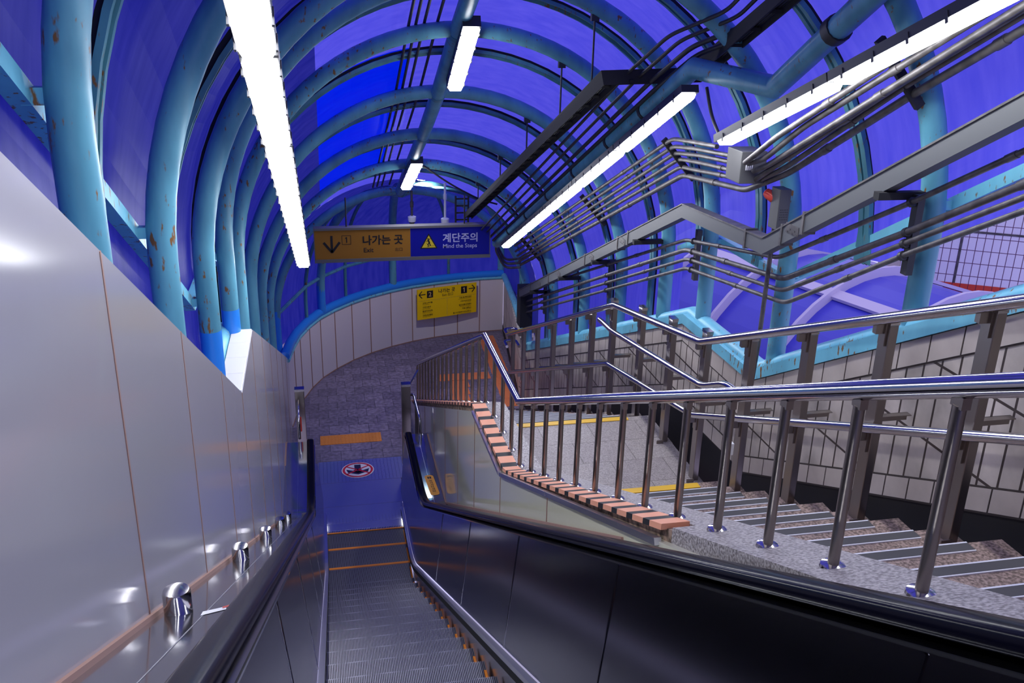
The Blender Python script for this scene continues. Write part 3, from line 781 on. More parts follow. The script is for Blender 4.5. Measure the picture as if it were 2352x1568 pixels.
PY = [.15, 1.0, 1.85, 2.62, 3.36, 4.08, 4.82, 5.55, 6.28, 6.98, 7.72, 8.55, 9.25, 10.05, 10.9, 11.75, 12.6, 13.35]
TOPS = {8.55: -2.93, 7.72: -2.73, 6.98: -2.58, 6.28: -2.44}
for y in PY:
    zt = TOPS.get(y, lerp(TR, y)-.02)
    zb = max(ZF, stz(y)-.02)
    mb = MB(); mb.box((2.86, y-.045, zb), (2.91, y+.045, zt)); p = mb.build('post', 'steel_post', gr, bevel=.004)
    mb = MB(); mb.box((2.858, y-.047, zt), (2.912, y+.047, zt+.025)); mb.build('cap', 'steel', p)
    mb = MB()
    for prf in (TR, MR):
        mb.nxt(); z = lerp(prf, y); mb.box((2.80, y-.016, z-.075), (2.862, y+.016, z-.02)); mb.box((2.848, y-.028, z-.14), (2.861, y+.028, z-.015))
    mb.nxt(); mb.box((2.905, y-.02, (zt+zb)/2+.05), (3.10, y+.02, (zt+zb)/2+.055)); mb.box((2.905, y+.016, (zt+zb)/2+.01), (3.10, y+.02, (zt+zb)/2+.055))
    mb.build('bracket', 'steel_post', p)
    mb = MB(); mb.box((2.80, y-.07, zb), (2.95, y+.06, zb+.012)); mb.box((2.80, y-.07, zb+.012), (2.86, y-.062, zb+.05)); mb.build('foot_plate', 'steel_post', p)
# wall-side round pipes near the landing post
mb = MB(); mb.tube([(2.98, 5.62, -1.4), (2.99, 5.66, -2.3), (3.02, 5.8, -3.2)], .016, 10)
tag(mb.build('drain_pipe', 'conduit'), 'thin grey vertical pipe dropping from the alarm box beside the landing post', 'pipe')
t = thing('switch_box', 'small white switch box on a stub post by the landing', 'box', (2.7, 5.3, -3.2))
mb = MB(); mb.box((2.69, 5.34, -2.995), (2.735, 5.43, -2.905)); mb.build('body', 'white_pl', t, bevel=.004)
mb = MB(); mb.tube([(2.712, 5.385, -2.99), (2.712, 5.385, -3.34)], .012, 8); mb.build('stem', 'steel_post', t)
# ================================================================== CONDUITS, TRAYS
def conduit(name, label, pts, r, m='conduit', group=None, coll=0, rad=.09):
    t = thing(name, label, 'conduit', pts[0], group)
    mb = MB(); P = smooth_path(pts, rad); mb.tube(P, r, 12); mb.build('tube', m, t)
    mb = MB()
    if coll:
        n = 0
        for a, b in zip(pts, pts[1:]):
            a, b = Vector(a), Vector(b); L = (b-a).length
            if L < .7: continue
            k = max(1, int(L/1.7))
            for i in range(k):
                c = a+(b-a)*((i+.35+.17*coll % 1*.3)/k); d = (b-a).normalized()*.035; mb.nxt(); mb.tube([c-d, c+d], r*1.22, 12); n += 1
        if n: mb.build('coupling', 'conduit', t)
    return t
UP = [[(2.72,12.62,-3.42),(2.72,6.91,-1.06),(2.72,6.58,-1.03),(2.72,6.08,-.99)],
      [(2.76,12.75,-3.54),(2.76,6.98,-1.13),(2.76,6.55,-1.08),(2.76,5.95,-1.03)],
      [(2.80,12.80,-3.62),(2.80,7.03,-1.19),(2.80,6.55,-1.13),(2.80,5.95,-1.08)],
      [(2.84,12.90,-3.70),(2.84,7.04,-1.24),(2.84,6.65,-1.20),(2.84,5.92,-1.14)],
      [(2.88,13.05,-3.78),(2.88,7.09,-1.31),(2.88,6.85,-1.29),(2.88,6.0,-1.20),(2.88,5.77,-1.18),(2.88,5.38,-1.01),(2.88,4.28,-.41),(2.88,1.0,1.2)],
      [(2.93,13.15,-3.86),(2.93,7.15,-1.39),(2.93,6.85,-1.36),(2.93,6.0,-1.28),(2.93,5.72,-1.17),(2.93,5.42,-1.05),(2.93,4.30,-.46),(2.93,1.0,1.17)]]
on = ['uppermost', 'second', 'third', 'fourth', 'fifth', 'lowest and thickest']
for i, p in enumerate(UP):
    conduit('conduit', on[i]+' of the six galvanised conduits running up the right side of the canopy', p, .0165+(.005 if i == 5 else 0), group='six upper conduits on the right', coll=i+1)
NR = [[(2.72,5.62,-1.02),(2.72,5.24,-.80),(2.72,4.05,-.22),(2.72,1.0,1.27)],
      [(2.76,5.65,-1.03),(2.76,5.45,-.97),(2.76,4.99,-.70),(2.76,3.43,.04),(2.76,1.0,1.21)],
      [(2.80,5.65,-1.08),(2.80,5.46,-1.01),(2.80,3.47,-.02),(2.80,1.0,1.20)],
      [(2.84,5.70,-1.15),(2.84,5.40,-.99),(2.84,4.25,-.39),(2.84,1.0,1.19)]]
on2 = ['topmost', 'second', 'third', 'fourth']
for i, p in enumerate(NR):
    conduit('conduit', on2[i]+' conduit leaving the grey junction box upward toward the right lamps', p, .018, group='conduits leaving the junction box', coll=i+2)
t = thing('junction_box', 'grey steel junction box between the upper conduits below the right lamps', 'box', (2.82, 5.8, -1.08))
mb = MB(); mb.box((2.72, 5.68, -1.17), (2.90, 5.90, -.96)); mb.build('body', 'box_grey', t, bevel=.004)
mb = MB()
for k in range(4): mb.box((2.755+k*.014, 5.676, -1.08), (2.762+k*.014, 5.681, -1.02))
mb.build('marking', 'stripw', t)
t = thing('alarm_box', 'grey perforated alarm box with a red beacon on the right arch', 'alarm', (2.97, 5.5, -1.4))
mb = MB(); mb.box((2.94, 5.52, -1.45), (3.02, 5.64, -1.18)); mb.build('body', 'box_grey', t, bevel=.004)
mb = MB(); mb.lathe((2.95, 5.66, -1.25), [(.02, -.05), (.034, -.03), (.036, .02), (.028, .045), (.01, .055)], 14, (-.3, .5, .3)); lab(mb.build('beacon', 'red', t), 'red beacon lens')
mb = MB()
for a in range(5):
    for b in range(5): mb.box((2.955+a*.012, 5.518, -1.38+b*.016), (2.959+a*.012, 5.5205, -1.376+b*.016))
mb.build('perforation', 'black', t)
LO = [[(3.03,13.20,-4.28),(3.03,7.21,-1.95),(3.03,5.60,-1.66),(3.03,4.29,-1.00),(3.03,1.0,.75)],
      [(3.03,13.20,-4.46),(3.03,7.19,-2.03),(3.03,5.50,-1.78),(3.03,4.25,-1.14),(3.03,1.0,.60)],
      [(3.03,13.20,-4.55),(3.03,7.15,-2.10),(3.03,5.49,-1.86),(3.03,4.23,-1.19),(3.03,1.0,.53)],
      [(3.03,13.20,-4.64),(3.03,7.15,-2.18),(3.03,5.44,-1.93),(3.03,4.22,-1.25),(3.03,1.0,.46)]]
for i, p in enumerate(LO):
    conduit('conduit', ['uppermost', 'second', 'third', 'lowest'][i]+' of the four conduits below the grey wireway on the right', p, .0155+(.004 if i == 1 else 0), group='four lower conduits on the right', coll=i+1)
# strut channels carrying conduits
for k, y in enumerate((4.28, 7.05, 9.3, 12.15)):
    t = thing('strut_channel', ['slotted bracket clamping the upper conduits near the camera', 'slotted bracket clamping the upper conduits on the landing arch', 'slotted bracket clamping the upper conduits past the landing', 'slotted bracket clamping the upper conduits near the sign'][k], 'bracket', (2.9, y, 0), 'brackets of the upper conduits')
    z0 = lerp([(q[1], q[2]) for q in reversed(UP[4])], y); mb = MB(); mb.beam([(2.70, y, z0+.22), (2.98, y, z0-.10)], .05, .03, Vector((0, 1, 0))); mb.build('channel', 'black', t)
    z1 = lerp([(q[1], q[2]) for q in reversed(LO[2])], y)
    t = thing('strut_channel', ['upright bracket holding the lower conduits near the camera', 'upright bracket holding the lower conduits on the landing arch', 'upright bracket holding the lower conduits past the landing', 'upright bracket holding the lower conduits near the far wall'][k], 'bracket', (3.06, y, z1), 'brackets of the lower conduits')
    mb = MB(); mb.box((3.05, y-.025, z1-.17), (3.09, y+.025, z1+.26)); mb.build('channel', 'conduit_dark', t)
    mb = MB()
    for pth in LO:
        mb.nxt(); zz = lerp([(q[1], q[2]) for q in reversed(pth)], y); mb.tube([(3.03, y-.012, zz+.006), (3.03, y+.012, zz-.006)], .026, 10)
    mb.build('clamp', 'conduit_dark', t)
# wireway on the right
WW = [(2.93,13.05,-4.28),(2.93,7.03,-1.66),(2.93,5.60,-1.575),(2.93,3.49,-.425),(2.93,1.0,.93)]
t = thing('wireway', 'grey painted steel wireway following the stairs along the right canopy', 'wireway', (2.93, 6, -1.6))
mb = MB(); mb.beam(WW, .075, .105); mb.build('channel', 'tray', t)
mb = MB(); mb.beam([(p[0], p[1], p[2]+.058) for p in WW], .088, .010); lab(mb.build('lid', 'conduit', t), 'lighter lid of the wireway')
mb = MB()
for y in (12.3, 11.3, 9.7, 8.6, 8.3, 5.85, 5.35, 5.1):
    mb.nxt(); z = lerp([(q[1], q[2]) for q in reversed(WW)], y); mb.box((2.885, y-.012, z-.066), (2.975, y+.012, z+.075))
mb.build('strap', 'conduit', t)
mb = MB()
for y in (11.8, 10.8, 9.45, 8.45, 5.22):
    mb.nxt(); z = lerp([(q[1], q[2]) for q in reversed(WW)], y)
    for k in range(5): mb.box((2.887, y-.07+k*.03, z+.0-.03+.02*(k % 2)), (2.893, y-.055+k*.03, z+.01-.03+.02*(k % 2)))
    mb.box((2.889, y-.08, z-.03), (2.893, y+.08, z+.03))
mb.build('splice_plate', 'conduit', t)
mb = MB()
for y in (12.15, 10.65, 9.3, 8.02, 4.33):
    mb.nxt(); z = lerp([(q[1], q[2]) for q in reversed(WW)], y)-.085; mb.beam([(2.85, y, z), (3.16, y, z)], .05, .04)
mb.build('support_arm', 'tray_dark', t)
t = thing('junction_box', 'grey junction box at the far lower end of the right conduits', 'box', (3.0, 13.3, -4.5))
mb = MB(); mb.box((2.93, 13.1, -4.85), (3.12, 13.35, -4.22)); mb.build('body', 'tray_dark', t, bevel=.004)
# hanging ladder tray in the roof
CT = [(2.03,12.55,-2.96),(2.05,6.5,-.57),(2.66,6.45,-.545),(2.56,5.0,-.01),(2.5,2.5,1.05)]
t = thing('cable_tray', 'dark ladder cable tray hanging from the arches with a bend above the landing', 'cable tray', (2.05, 9, -1.6))
def side(off, up=0):
    out = []
    for i, p in enumerate(CT):
        q = Vector(p); d = (Vector(CT[min(len(CT)-1, i+1)])-Vector(CT[max(0, i-1)])); d.z = 0; d.normalize(); n_ = Vector((d.y, -d.x, 0)); out.append(tuple(q+n_*off+Vector((0, 0, up))))
    return out
for o_ in (-.05, .05):
    mb = MB(); mb.beam(side(o_), .012, .075); mb.build('side_rail', 'tray_dark', t)
mb = MB()
for a, b in zip(CT, CT[1:]):
    a, b = Vector(a), Vector(b); L = (b-a).length; n = max(2, int(L/.26)); d = (b-a).normalized(); h = Vector((d.y, -d.x, 0)).normalized()*.045
    for i in range(n): mb.nxt(); c = a+(b-a)*((i+.5)/n); mb.beam([c-h-Vector((0,0,.025)), c+h-Vector((0,0,.025))], .025, .02)
mb.build('rung', 'tray_dark', t)
mb = MB()
for o_ in (-.03, -.010, .010, .03): mb.tube(side(o_, -.005), .008, 6)
mb.build('cables', 'cable', t)
for y in (12.15, 10.65, 9.3, 8.02, 7.1):
    x = 2.04; z = lerp([(q[1], q[2]) for q in reversed(CT[:2])], y); za = zc(y)+math.sqrt((R-.08)**2-(x-CX)**2)
    mb = MB(); mb.tube([(x+.06, y, z+.04), (x+.06, y, za)], .008, 8); mb.box((x+.03, y-.02, za-.05), (x+.09, y+.02, za-.0)); mb.build('hanger', 'conduit_dark', t)
mb = MB()   # vertical drop at the far end
for o_ in (-.09, .09): mb.beam([(2.0+o_, 12.9, -2.75), (2.0+o_, 12.9, -3.5)], .02, .05, Vector((0, 1, 0)))
for k in range(7): mb.box((1.91, 12.89, -2.8-k*.1), (2.09, 12.91, -2.78-k*.1))
mb.build('drop_ladder', 'tray_dark', t)
# purlin and dark conduits next to the middle lamps
t = thing('purlin_pipe', 'dark blue purlin pipe carrying the middle strip lamps, kinked above the landing', 'pipe', (2.42, 8, -1.2))
PU = [(2.45,12.6,-3.37),(2.45,5.95,-.46),(2.78,5.45,-.53),(2.64,4.1,.12),(2.6,2.0,1.1)]
mb = MB(); mb.tube(PU, .065, 14); mb.build('pipe', 'pipe', t)
mb = MB()
for y in (11.6, 10.6, 9.6, 8.6, 7.6, 6.8):
    mb.nxt(); z = lerp([(q[1], q[2]) for q in reversed(PU[:2])], y); mb.tube([(2.45, y-.02, z+.009), (2.45, y+.02, z-.009)], .075, 14)
mb.nxt(); mb.tube([(2.70, 4.72, -.18), (2.70, 4.66, -.15)], .078, 14)
mb.build('clamp_band', 'conduit_dark', t)
for i, (x, dz) in enumerate(((2.18, .10), (2.26, .07), (2.34, .03), (2.38, -.02))):
    conduit('conduit', ['first', 'second', 'third', 'fourth'][i]+' dark conduit counted from the ladder tray toward the middle lamps', [(x, 12.5, -3.28+dz), (x, 6.45, -.62+dz), (x+.10, 6.0, -.36+dz), (x+.30, 5.6, -.20+dz), (x+.25, 3.5, .75+dz)], .013+.004*(i > 1), 'conduit_dark', 'dark conduits beside the ladder tray')
conduit('conduit', 'flexible black conduit hanging from the tray bend to the right lamp', [(2.72, 6.35, -.62), (2.73, 6.25, -.80), (2.70, 5.95, -.95)], .012, 'cable')
# thin vertical hoses on the crown left of the ridge
for i, x in enumerate((.80, .86, .93, 1.04)):
    conduit('conduit', ['leftmost', 'second', 'third', 'rightmost'][i]+' of four thin dark pipes running beside the ridge', [(x, yy_, zc(yy_)+math.sqrt((R+.075)**2-(x-CX)**2)) for yy_ in (13.6, 9.3, 8.02, 7.1, 5.78, 4.9, 2)], .013, 'cable', 'thin pipes beside the ridge')
conduit('cable', 'sagging black cable looping from the farther ridge lamp to the right', [(1.35, 12.1, -2.16), (1.7, 12.0, -2.40), (2.1, 12.05, -2.62), (2.35, 12.1, -2.7)], .012, 'cable', rad=.3)
for i, z in enumerate((0, .06, .12)):
    conduit('cable', ['lowest', 'middle', 'upper'][i]+' grey hose curling behind the far end of the middle lamps', [(2.60+.05*i, 12.7, -3.42+z), (2.50, 13.1, -3.55+z), (2.72, 13.3, -3.95+z), (2.93, 13.15, -3.90+z*1.2)], .018, 'conduit', 'hoses behind the middle lamps', rad=.2)
# ================================================================== LAMPS
def strip_lamp(name, label, a, b, w, group, house='lamp_end', hh=.05, reflect=0):
    a, b = Vector(a), Vector(b); d = (b-a).normalized(); s = d.cross(Vector((0, 0, 1))).normalized(); u = s.cross(d)
    t = thing(name, label, 'lamp', a, group)
    mb = MB(); c = .3*w
    A = a+d*.02; B = b-d*.02
    prof = [(-w/2, 0), (-w*.36, -w*.24), (w*.36, -w*.24), (w/2, 0)]
    taper = [(A, .7), (A+d*.03, 1), (B-d*.03, 1), (B, .7)]
    rings = [mb.vs([p+s*(q[0]*k)+u*(q[1]*k) for q in prof]) for p, k in taper]
    for i in range(3):
        for j in range(4): jj = (j+1) % 4; mb.face([rings[i]+j, rings[i]+jj, rings[i+1]+jj, rings[i+1]+j])
    mb.face([rings[0]+j for j in range(4)]); mb.face([rings[-1]+j for j in reversed(range(4))])
    mb.build('diffuser', 'lamp', t)
    mb = MB(); mb.beam([a+u*(hh/2+.001), b+u*(hh/2+.001)], w*1.04, hh, u); mb.build('housing', house, t)
    if reflect:
        mb = MB(); mb.beam([a+u*(hh+.02)+s*(-w*.45), b+u*(hh+.02)+s*(-w*.45)], .012, .05, u); mb.build('reflector', 'reflector', t)
    mb = MB(); n = 5
    for i in range(n):
        c_ = a+(b-a)*((i+.5)/n)
        for sg in (-1, 1): mb.nxt(); mb.beam([c_+s*(sg*w*.52)-u*.02, c_+s*(sg*w*.52)+u*.03], .008, .02, d)
    mb.build('clip', 'lamp_end', t)
    return t
def run(a, b, fr, w, labels, group, **k):
    a, b = Vector(a), Vector(b); n = len(fr)-1
    for i in range(n): strip_lamp('strip_lamp', labels[i], a+(b-a)*(fr[i]+.0015), a+(b-a)*(fr[i+1]-.0015), w, group, **k)
# left run: from over the camera down to the far left
aL = Vector((-.148, 1.0, .60)); bL = Vector((-.158, 8.72, -2.49))
run(aL, bL, [0, .135, .262, .405, .55, .70, .85, 1.0], .112, ['nearest left strip lamp almost overhead', 'lit left strip lamp cut off by the top edge of the photo', 'second visible lamp of the left row', 'third visible lamp of the left row', 'fourth visible lamp of the left row', 'fifth visible lamp of the left row', 'farthest lamp of the left row, ending beside the orange sign'], 'left row of strip lamps')
aM = Vector((2.40, 5.85, -.60)); bM = Vector((2.40, 11.75, -3.19))
run(aM, bM, [0, .23, .43, .62, .81, 1.0], .115, ['nearest lamp of the middle row, rounded end under the tray bend', 'second lamp of the middle row', 'third lamp of the middle row', 'fourth lamp of the middle row', 'farthest lamp of the middle row beside the blue sign'], 'middle row of strip lamps')
aR = Vector((2.60, 5.74, -.91)); bR = Vector((2.60, 2.0, .53))
run(aR, bR, [0, .35, .68, 1.0], .115, ['lowest lamp of the right row above the junction box', 'upper lamp of the right row reaching the photo corner', 'right row lamp beyond the photo corner'], 'right row of strip lamps', reflect=1)
strip_lamp('box_lamp', 'nearer white box lamp fixed under the ridge pipe', (1.254, 7.60, -.285), (1.28, 8.72, -.875), .14, 'box lamps on the ridge', hh=.09)
strip_lamp('box_lamp', 'farther white box lamp on the ridge above the hanging sign', (1.225, 11.5, -2.04), (1.19, 12.66, -2.575), .15, 'box lamps on the ridge', hh=.09)
for i, (x, z) in enumerate(((1.585, -2.765), (1.79, -2.745))):
    mb = MB(); mb.lathe((x, 14.2, z), [(.07, 0), (.085, .01), (.085, .03)], 20)
    o = mb.build('round_lamp', 'lamp_round'); tag(o, ['left of two small round lamps beyond the farther ridge lamp', 'right of two small round lamps beyond the farther ridge lamp'][i], 'lamp', 'round lamps near the dome')
    ld = bpy.data.lights.new('end_wall_fill_spot', 'SPOT'); ld.energy = 170; ld.spot_size = math.radians(125); ld.spot_blend = .6; ld.color = (1, .95, .92); ld.shadow_soft_size = .07  # extra spot added at the lamp to brighten the end wall
    lo_ = bpy.data.objects.new('end_wall_fill_spot', ld); COL.objects.link(lo_); lo_.parent = o; lo_.location = (x, 14.2, z-.02); lo_.rotation_euler = (math.radians(18), 0, 0)
# CCTV domes
for i, (x, z0, z1, m, lb) in enumerate(((1.32, -2.72, -3.10, 'conduit', 'left dome camera on a grey drop pole above the sign'), (1.80, -2.62, -3.14, 'white_pl', 'right dome camera on a white drop pole above the blue sign'))):
    t = thing('dome_camera', lb, 'camera', (x, 13.2, z1), 'dome cameras above the sign')
    mb = MB(); mb.tube([(x, 13.2, z0), (x, 13.2, z1)], .018, 10); mb.tube([(x, 13.2, z0-.16), (x, 13.2, z0-.24)], .027, 10); mb.build('pole', m, t)
    mb = MB(); mb.lathe((x, 13.2, z1-.07), [(.045, -.005), (.055, .0), (.06, .03), (.06, .07), (.03, .085)], 20); mb.build('housing', 'white_pl', t)
    mb = MB(); mb.lathe((x, 13.2, z1-.07), [(.005, -.045), (.025, -.038), (.04, -.022), (.045, -.004)], 16); mb.build('bubble', 'dome_black', t)
# ================================================================== SIGNS
def text(parent, s, u, v, h, m, O, U, V, N, align='LEFT', wx=1.0, bold=0, name='lettering'):
    c = bpy.data.curves.new(name, 'FONT'); c.body = s; c.size = 1; c.align_x = align; c.offset = bold
    c.resolution_u = 3
    o = bpy.data.objects.new(name, c); COL.objects.link(o); bpy.context.view_layer.update()
    dg = bpy.context.evaluated_depsgraph_get(); me = bpy.data.meshes.new_from_object(o.evaluated_get(dg))
    bpy.data.objects.remove(o)
    if not me.vertices: return None
    ys = [q.co.y for q in me.vertices]; xs = [q.co.x for q in me.vertices]; y0, y1, x0, x1 = min(ys), max(ys), min(xs), max(xs)
    sc = h/(y1-y0)
    ox = x0 if align == 'LEFT' else (x1 if align == 'RIGHT' else (x0+x1)/2)
    for q in me.vertices:
        p = O+U*(u+(q.co.x-ox)*sc*wx)+V*(v-(q.co.y-y0)*sc)+N*.004; q.co = p
    me.materials.append(M[m])
    ob = bpy.data.objects.new(name, me); COL.objects.link(ob); ob.parent = parent; ob.matrix_parent_inverse = Matrix.Translation(-parent.location); return ob
def flat(parent, name, polys, m, O, U, V, N, d=.003):
    mb = MB()
    for P in polys: mb.poly([O+U*p[0]+V*p[1]+N*d for p in P])
    return mb.build(name, m, parent)
def rect(a, b, c, d): return [(a, b), (a, d), (c, d), (c, b)]
def bar2(x0, y0, x1, y1, w):
    dx, dy = x1-x0, y1-y0; L = math.hypot(dx, dy); px, py = -dy/L*w/2, dx/L*w/2
    return [(x0+px, y0+py), (x1+px, y1+py), (x1-px, y1-py), (x0-px, y0-py)]
def circ2(cx, cy, r, n=12): return [(cx+r*math.cos(2*math.pi*i/n), cy+r*math.sin(2*math.pi*i/n)) for i in range(n)]
YS = 12.3
sg = thing('hanging_sign', 'long hanging sign, orange exit half and blue mind the steps half', 'sign', (1.1, YS, -3.25))
O = Vector((-.062, YS, -3.045)); U = Vector((1, 0, 0)); V = Vector((0, 0, -1)); N = Vector((0, -1, 0)); SW, SH = 2.352, .395
mb = MB(); mb.box((O.x-.012, YS+.001, O.z-SH-.045), (O.x+SW+.012, YS+.12, O.z+.03))
mb.box((O.x-.012, YS-.02, O.z), (O.x+SW+.012, YS+.0, O.z+.03)); mb.box((O.x-.012, YS-.02, O.z-SH-.045), (O.x+SW+.012, YS+.0, O.z-SH))
mb.build('frame', 'frame', sg)
lab(flat(sg, 'exit_panel', [rect(0, 0, 1.265, SH)], 'sign_orange', O, U, V, N, .001), 'orange half pointing down to exit one')
lab(flat(sg, 'steps_panel', [rect(1.268, 0, SW, SH)], 'sign_blue', O, U, V, N, .001), 'blue half with a falling figure warning triangle')
flat(sg, 'arrow', [rect(.205, .075, .235, .30), bar2(.115, .165, .222, .305, .032), bar2(.325, .165, .218, .305, .032)], 'ink', O, U, V, N)
flat(sg, 'number_box', [rect(.355, .075, .475, .081), rect(.355, .194, .475, .20), rect(.355, .075, .361, .20), rect(.469, .075, .475, .20)], 'ink', O, U, V, N)
flat(sg, 'numeral', [[(.411, .098), (.424, .098), (.424, .175), (.411, .175), (.411, .116), (.398, .122), (.398, .112)]], 'ink', O, U, V, N)
text(sg, '나가는 곳', .63, .215, .135, 'ink', O, U, V, N, bold=.025, wx=.98)
text(sg, 'Exit', .64, .315, .062, 'ink', O, U, V, N, bold=.012)
text(sg, '出口', 1.06, .312, .050, 'ink', O, U, V, N)
flat(sg, 'warning_triangle', [[(1.515, .078), (1.395, .290), (1.635, .290)]], 'ink', O, U, V, N)
flat(sg, 'triangle_field', [[(1.515, .107), (1.420, .276), (1.610, .276)]], 'tri_yellow', O, U, V, N, .0045)
flat(sg, 'falling_figure', [circ2(1.505, .155, .011), bar2(1.505, .168, 1.525, .215, .022), bar2(1.522, .21, 1.500, .235, .014), bar2(1.500, .235, 1.515, .255, .012),
     bar2(1.522, .215, 1.540, .250, .013), bar2(1.508, .175, 1.480, .19, .009), bar2(1.51, .172, 1.535, .150, .009), bar2(1.49, .262, 1.52, .262, .007), bar2(1.52, .25, 1.59, .25, .004), bar2(1.485, .21, 1.50, .24, .004)], 'ink', O, U, V, N, .006)
text(sg, '계단주의', 1.705, .212, .128, 'ink_white', O, U, V, N, bold=.02, wx=1.0)
text(sg, 'Mind the Steps', 1.71, .308, .075, 'ink_white', O, U, V, N, bold=.006, wx=.98)
mb = MB()
for x in (.36, 1.95): mb.nxt(); mb.tube([(x, YS+.06, O.z+.03), (x, YS+.06, O.z+.42)], .010, 8)
mb.build('hanger_rod', 'conduit_dark', sg)
# wall direction board
A_ = Vector((1.745, 16.70, -5.325)); B_ = Vector((2.93, 17.04, -5.325)); U = (B_-A_).normalized(); V = Vector((0, 0, -1)); N = Vector((U.y, -U.x, 0)); N = N if N.y < 0 else -N
BW, BH = (B_-A_).length, .60; O = A_
bd = thing('direction_board', 'yellow exit direction board for exits two and one on the curved wall', 'sign', tuple(A_))
mb = MB(); p = [A_, B_, B_-N*.02, A_-N*.02]; mb.hexa([q+V*BH for q in p]+p); mb.build('board', 'sign_yellow', bd)
s_ = BW/1.76   # layout is drawn on a 1.76 x .87 sheet
def r2(a, b, c, d): return rect(a*s_, b*s_, c*s_, d*s_)
def b2(*q): return bar2(*[t_*s_ for t_ in q])
flat(bd, 'arrow', [b2(.05, .15, .24, .15, .025), b2(.05, .15, .14, .05, .025), b2(.05, .15, .14, .25, .025)], 'ink', O, U, V, N)
flat(bd, 'arrow', [b2(1.52, .15, 1.71, .15, .025), b2(1.71, .15, 1.62, .05, .025), b2(1.71, .15, 1.62, .25, .025)], 'ink', O, U, V, N)
flat(bd, 'number_box', [r2(.28, .06, .46, .26), r2(1.29, .06, 1.47, .26)], 'ink', O, U, V, N)
text(bd, '2', .37*s_, .225*s_, .13*s_, 'ink_orange', O, U, V, N+N*.3, 'CENTER', bold=.01); flat(bd, 'numeral', [[(a*s_, b*s_) for a, b in ((1.373, .095), (1.396, .095), (1.396, .225), (1.373, .225), (1.373, .125), (1.350, .135), (1.350, .118))]], 'ink_orange', O, U, V, N, .006)
text(bd, '나가는 곳', .62*s_, .165*s_, .12*s_, 'ink', O, U, V, N, bold=.02)
text(bd, 'Exit 出口', .73*s_, .27*s_, .085*s_, 'ink', O, U, V, N, wx=.95)
flat(bd, 'rule', [r2(.04, .325, 1.72, .329), r2(.868, .33, .873, .83)], 'mortar', O, U, V, N)
Lf = ['고척스카이돔', '구로소방서', '동양미래대학', '구로성심병원']; Ls = ['Gocheok Sky Dome', 'Guro Fire Station', 'Dongyang Mirae University', 'Guro Sungsim Hospital']
Rf = ['구로1동 주민센터', '구로우성아파트', '철도교통관제센터', '구일고등학교', '철산1동 행정복지센터(광명시)']; Rs = ['Guro1-dong Community Service Center', 'Guro Useong APT', 'Rail Traffic Control Center', 'Guil High School', 'Cheolsan1-dong Community Service Center']
for i in range(4):
    text(bd, Lf[i], .15*s_, (.42+i*.115)*s_, .05*s_, 'ink', O, U, V, N, bold=.01); text(bd, Ls[i], .15*s_, (.452+i*.115)*s_, .022*s_, 'ink', O, U, V, N)
for i in range(5):
    text(bd, Rf[i], 1.60*s_, (.40+i*.105)*s_, .048*s_, 'ink', O, U, V, N, 'RIGHT', bold=.01); text(bd, Rs[i], 1.60*s_, (.43+i*.105)*s_, .022*s_, 'ink', O, U, V, N, 'RIGHT')
# orange sticker on the right deck
ss = thing('safety_sticker', 'orange rounded sticker with vertical lettering on the right escalator deck', 'sticker', (1.13, 9.62, -5.495))
O = Vector((1.085, 9.91, -5.4945)); U = Vector((1, .04, 0)).normalized(); V = Vector((.06, -1, 0)).normalized(); N = Vector((0, 0, 1))
def rr(a, b, c, d, r):
    out = []
    for cx, cy, s0 in ((c-r, d-r, 0), (a+r, d-r, 1), (a+r, b+r, 2), (c-r, b+r, 3)):
        for k in range(6): an = math.pi/2*(s0+k/5); out.append((cx+r*math.cos(an), cy+r*math.sin(an)))
    return out
flat(ss, 'backing', [rr(0, 0, .105, .48, .04)], 'sticker_o', O, U, V, N, .001)
for i, ch in enumerate(['꼭', '서', '서', '타', '세', '요']): text(ss, ch, .052, .17+.048*i, .042, 'ink', O, U, V, N, 'CENTER', bold=.01)
flat(ss, 'pictogram', [circ2(.04, .05, .012), rect(.03, .06, .05, .09), circ2(.065, .05, .012), rect(.055, .06, .075, .09), rect(.025, .44, .085, .444)], 'ink', O, U, V, N, .002)
# ================================================================== OUTSIDE
# white tiled building seen through the open gap
P0 = Vector((8.7165, 10.6915, -3.1394)); D = Vector((.8673, -.4978, 0)).normalized(); NB = Vector((-D.y, D.x, 0)); NB = -NB if NB.dot(P0) > 0 else NB
bd_ = thing('tiled_building', 'white tiled building with a red tile band seen beyond the right wall', 'building', tuple(P0))
def ob_grid():
    m, n, l, p = new_mat('white facade tile')
    tc = n.new('ShaderNodeTexCoord'); b = n.new('ShaderNodeTexBrick'); b.offset = 0; b.inputs['Scale'].default_value = 1
    b.inputs['Brick Width'].default_value = .100; b.inputs['Row Height'].default_value = .180; b.inputs['Mortar Size'].default_value = .005
    b.inputs['Color1'].default_value = (.80, .78, .84, 1); b.inputs['Color2'].default_value = (.76, .74, .82, 1); b.inputs['Mortar'].default_value = (.12, .04, .10, 1)
    l.new(tc.outputs['UV'], b.inputs['Vector']); l.new(b.outputs['Color'], p.inputs['Base Color']); p.inputs['Roughness'].default_value = .4
    return m
M['facade'] = ob_grid()
mb = MB(); a = P0-D*.95; b = P0+D*5; mb.poly([a+Vector((0,0,-4)), b+Vector((0,0,-4)), b+Vector((0,0,4.5)), a+Vector((0,0,4.5))])
fo = mb.build('facade', 'facade', bd_)
uv = fo.data.uv_layers.new(name='uv')
for lp, c in zip(uv.data, ((0, 0), (5.95, 0), (5.95, 8.5), (0, 8.5))): lp.uv = c
mb = MB(); back = a+(-NB)*4; mb.poly([a+Vector((0,0,-4)), back+Vector((0,0,-4)), back+Vector((0,0,4.5)), a+Vector((0,0,4.5))]); mb.build('side_wall', 'facade', bd_)
mb = MB()
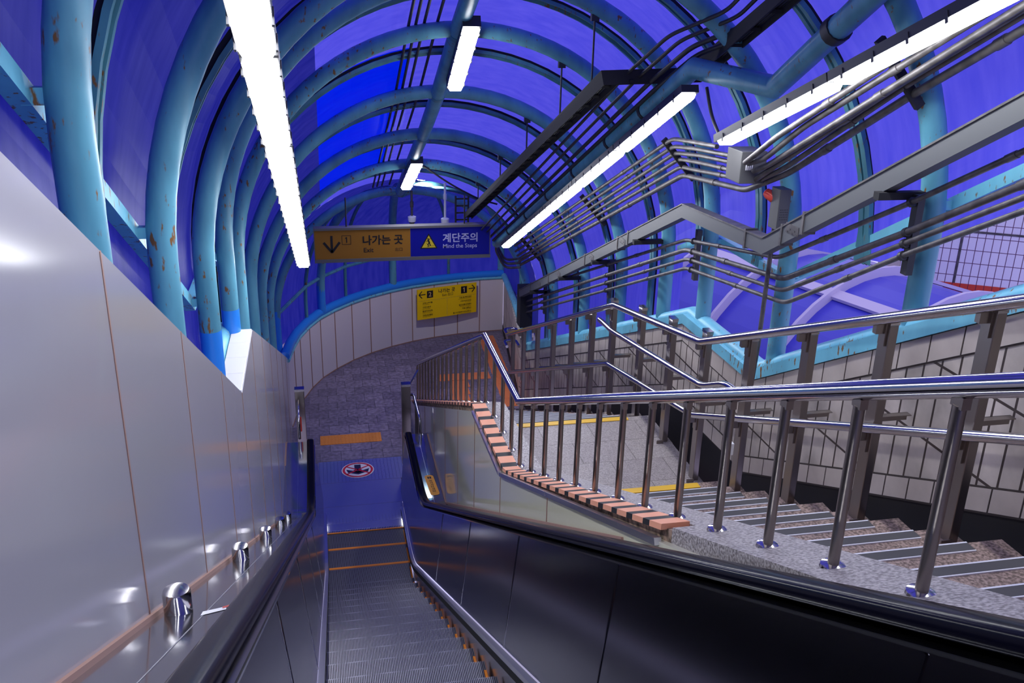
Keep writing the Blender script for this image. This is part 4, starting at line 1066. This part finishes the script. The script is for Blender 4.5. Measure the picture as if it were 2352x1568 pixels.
for k in range(40):
    q = a+D*(.003+k*.10)+NB*.004; mb.poly([q+Vector((0,0,-.67)), q+D*.093+Vector((0,0,-.67)), q+D*.093+Vector((0,0,-.51)), q+Vector((0,0,-.51))])
for v_ in range(len(mb.v)): pass
lab(mb.build('red_band', 'band', bd_), 'band of red orange tiles')
mb = MB()
for k in range(5):
    q = a+D*(.70+k*1.6)+NB*.006; mb.poly([q+Vector((0,0,-.51)), q+D*.03+Vector((0,0,-.51)), q+D*.03+Vector((0,0,4.5)), q+Vector((0,0,4.5))])
for z_ in (.20, 1.30, 2.4): q = a+NB*.006; mb.poly([q+Vector((0,0,z_)), b+NB*.006+Vector((0,0,z_)), b+NB*.006+Vector((0,0,z_+.03)), q+Vector((0,0,z_+.03))])
mb.build('joint', 'conduit', bd_)
# neighbouring blue canopy
ax = Vector((-.336, .942, -.0)).normalized(); q0 = Vector((6.15, 10.45, -5.15))
sd = Vector((ax.y, -ax.x, 0))
nc = thing('neighbouring_canopy', 'blue barrel canopy with lilac frames outside the right gap', 'canopy', tuple(q0))
def cyl(t_, a_, r=2.05): return q0+ax*t_+sd*(r*math.cos(a_))+Vector((0, 0, r*math.sin(a_)))
mb = MB()
T0, T1 = -3.2, 1.6
for i in range(24):
    a0, a1 = math.pi*i/24, math.pi*(i+1)/24
    mb.poly([cyl(T0, a0), cyl(T1, a0), cyl(T1, a1), cyl(T0, a1)])
mb.build('sheet', 'canopy', nc)
for k in range(5):
    tt = T0+.02+k*1.1
    mb = MB(); pts = [cyl(tt, math.pi*i/24, 2.08) for i in range(25)]; mb.beam(pts, .16, .04, ax); mb.build('frame_hoop', 'tape', nc)
for a_ in (.45, 1.2, 1.94, 2.7):
    mb = MB(); mb.beam([cyl(T0, a_, 2.08), cyl(T1, a_, 2.08)], .15, .04, Vector((math.cos(a_)*sd.x, math.cos(a_)*sd.y, math.sin(a_)))); mb.build('frame_rail', 'tape', nc)
# tree behind
M['leaf'] = mat('leaf', (.02, .07, .015), .6)
tr = thing('tree', 'dark green tree behind the neighbouring canopy', 'tree', (7.6, 17.0, -6))
mb = MB()
for i in range(900):
    c = Vector((7.4+random.gauss(0, .9), 16.5+random.gauss(0, .8), -3.3+random.gauss(0, .6)))
    a = Vector((random.uniform(-1, 1), random.uniform(-1, 1), random.uniform(-1, 1))).normalized()*.09; b = a.orthogonal().normalized()*.05
    mb.poly([c-a, c-b, c+a, c+b])
mb.build('foliage', 'leaf', tr)
mb = MB(); mb.tube([(7.4, 16.5, -7), (7.4, 16.5, -3.6)], [.14, .07], 8); mb.build('trunk', 'mortar', tr)
print('objects', len(bpy.data.objects))
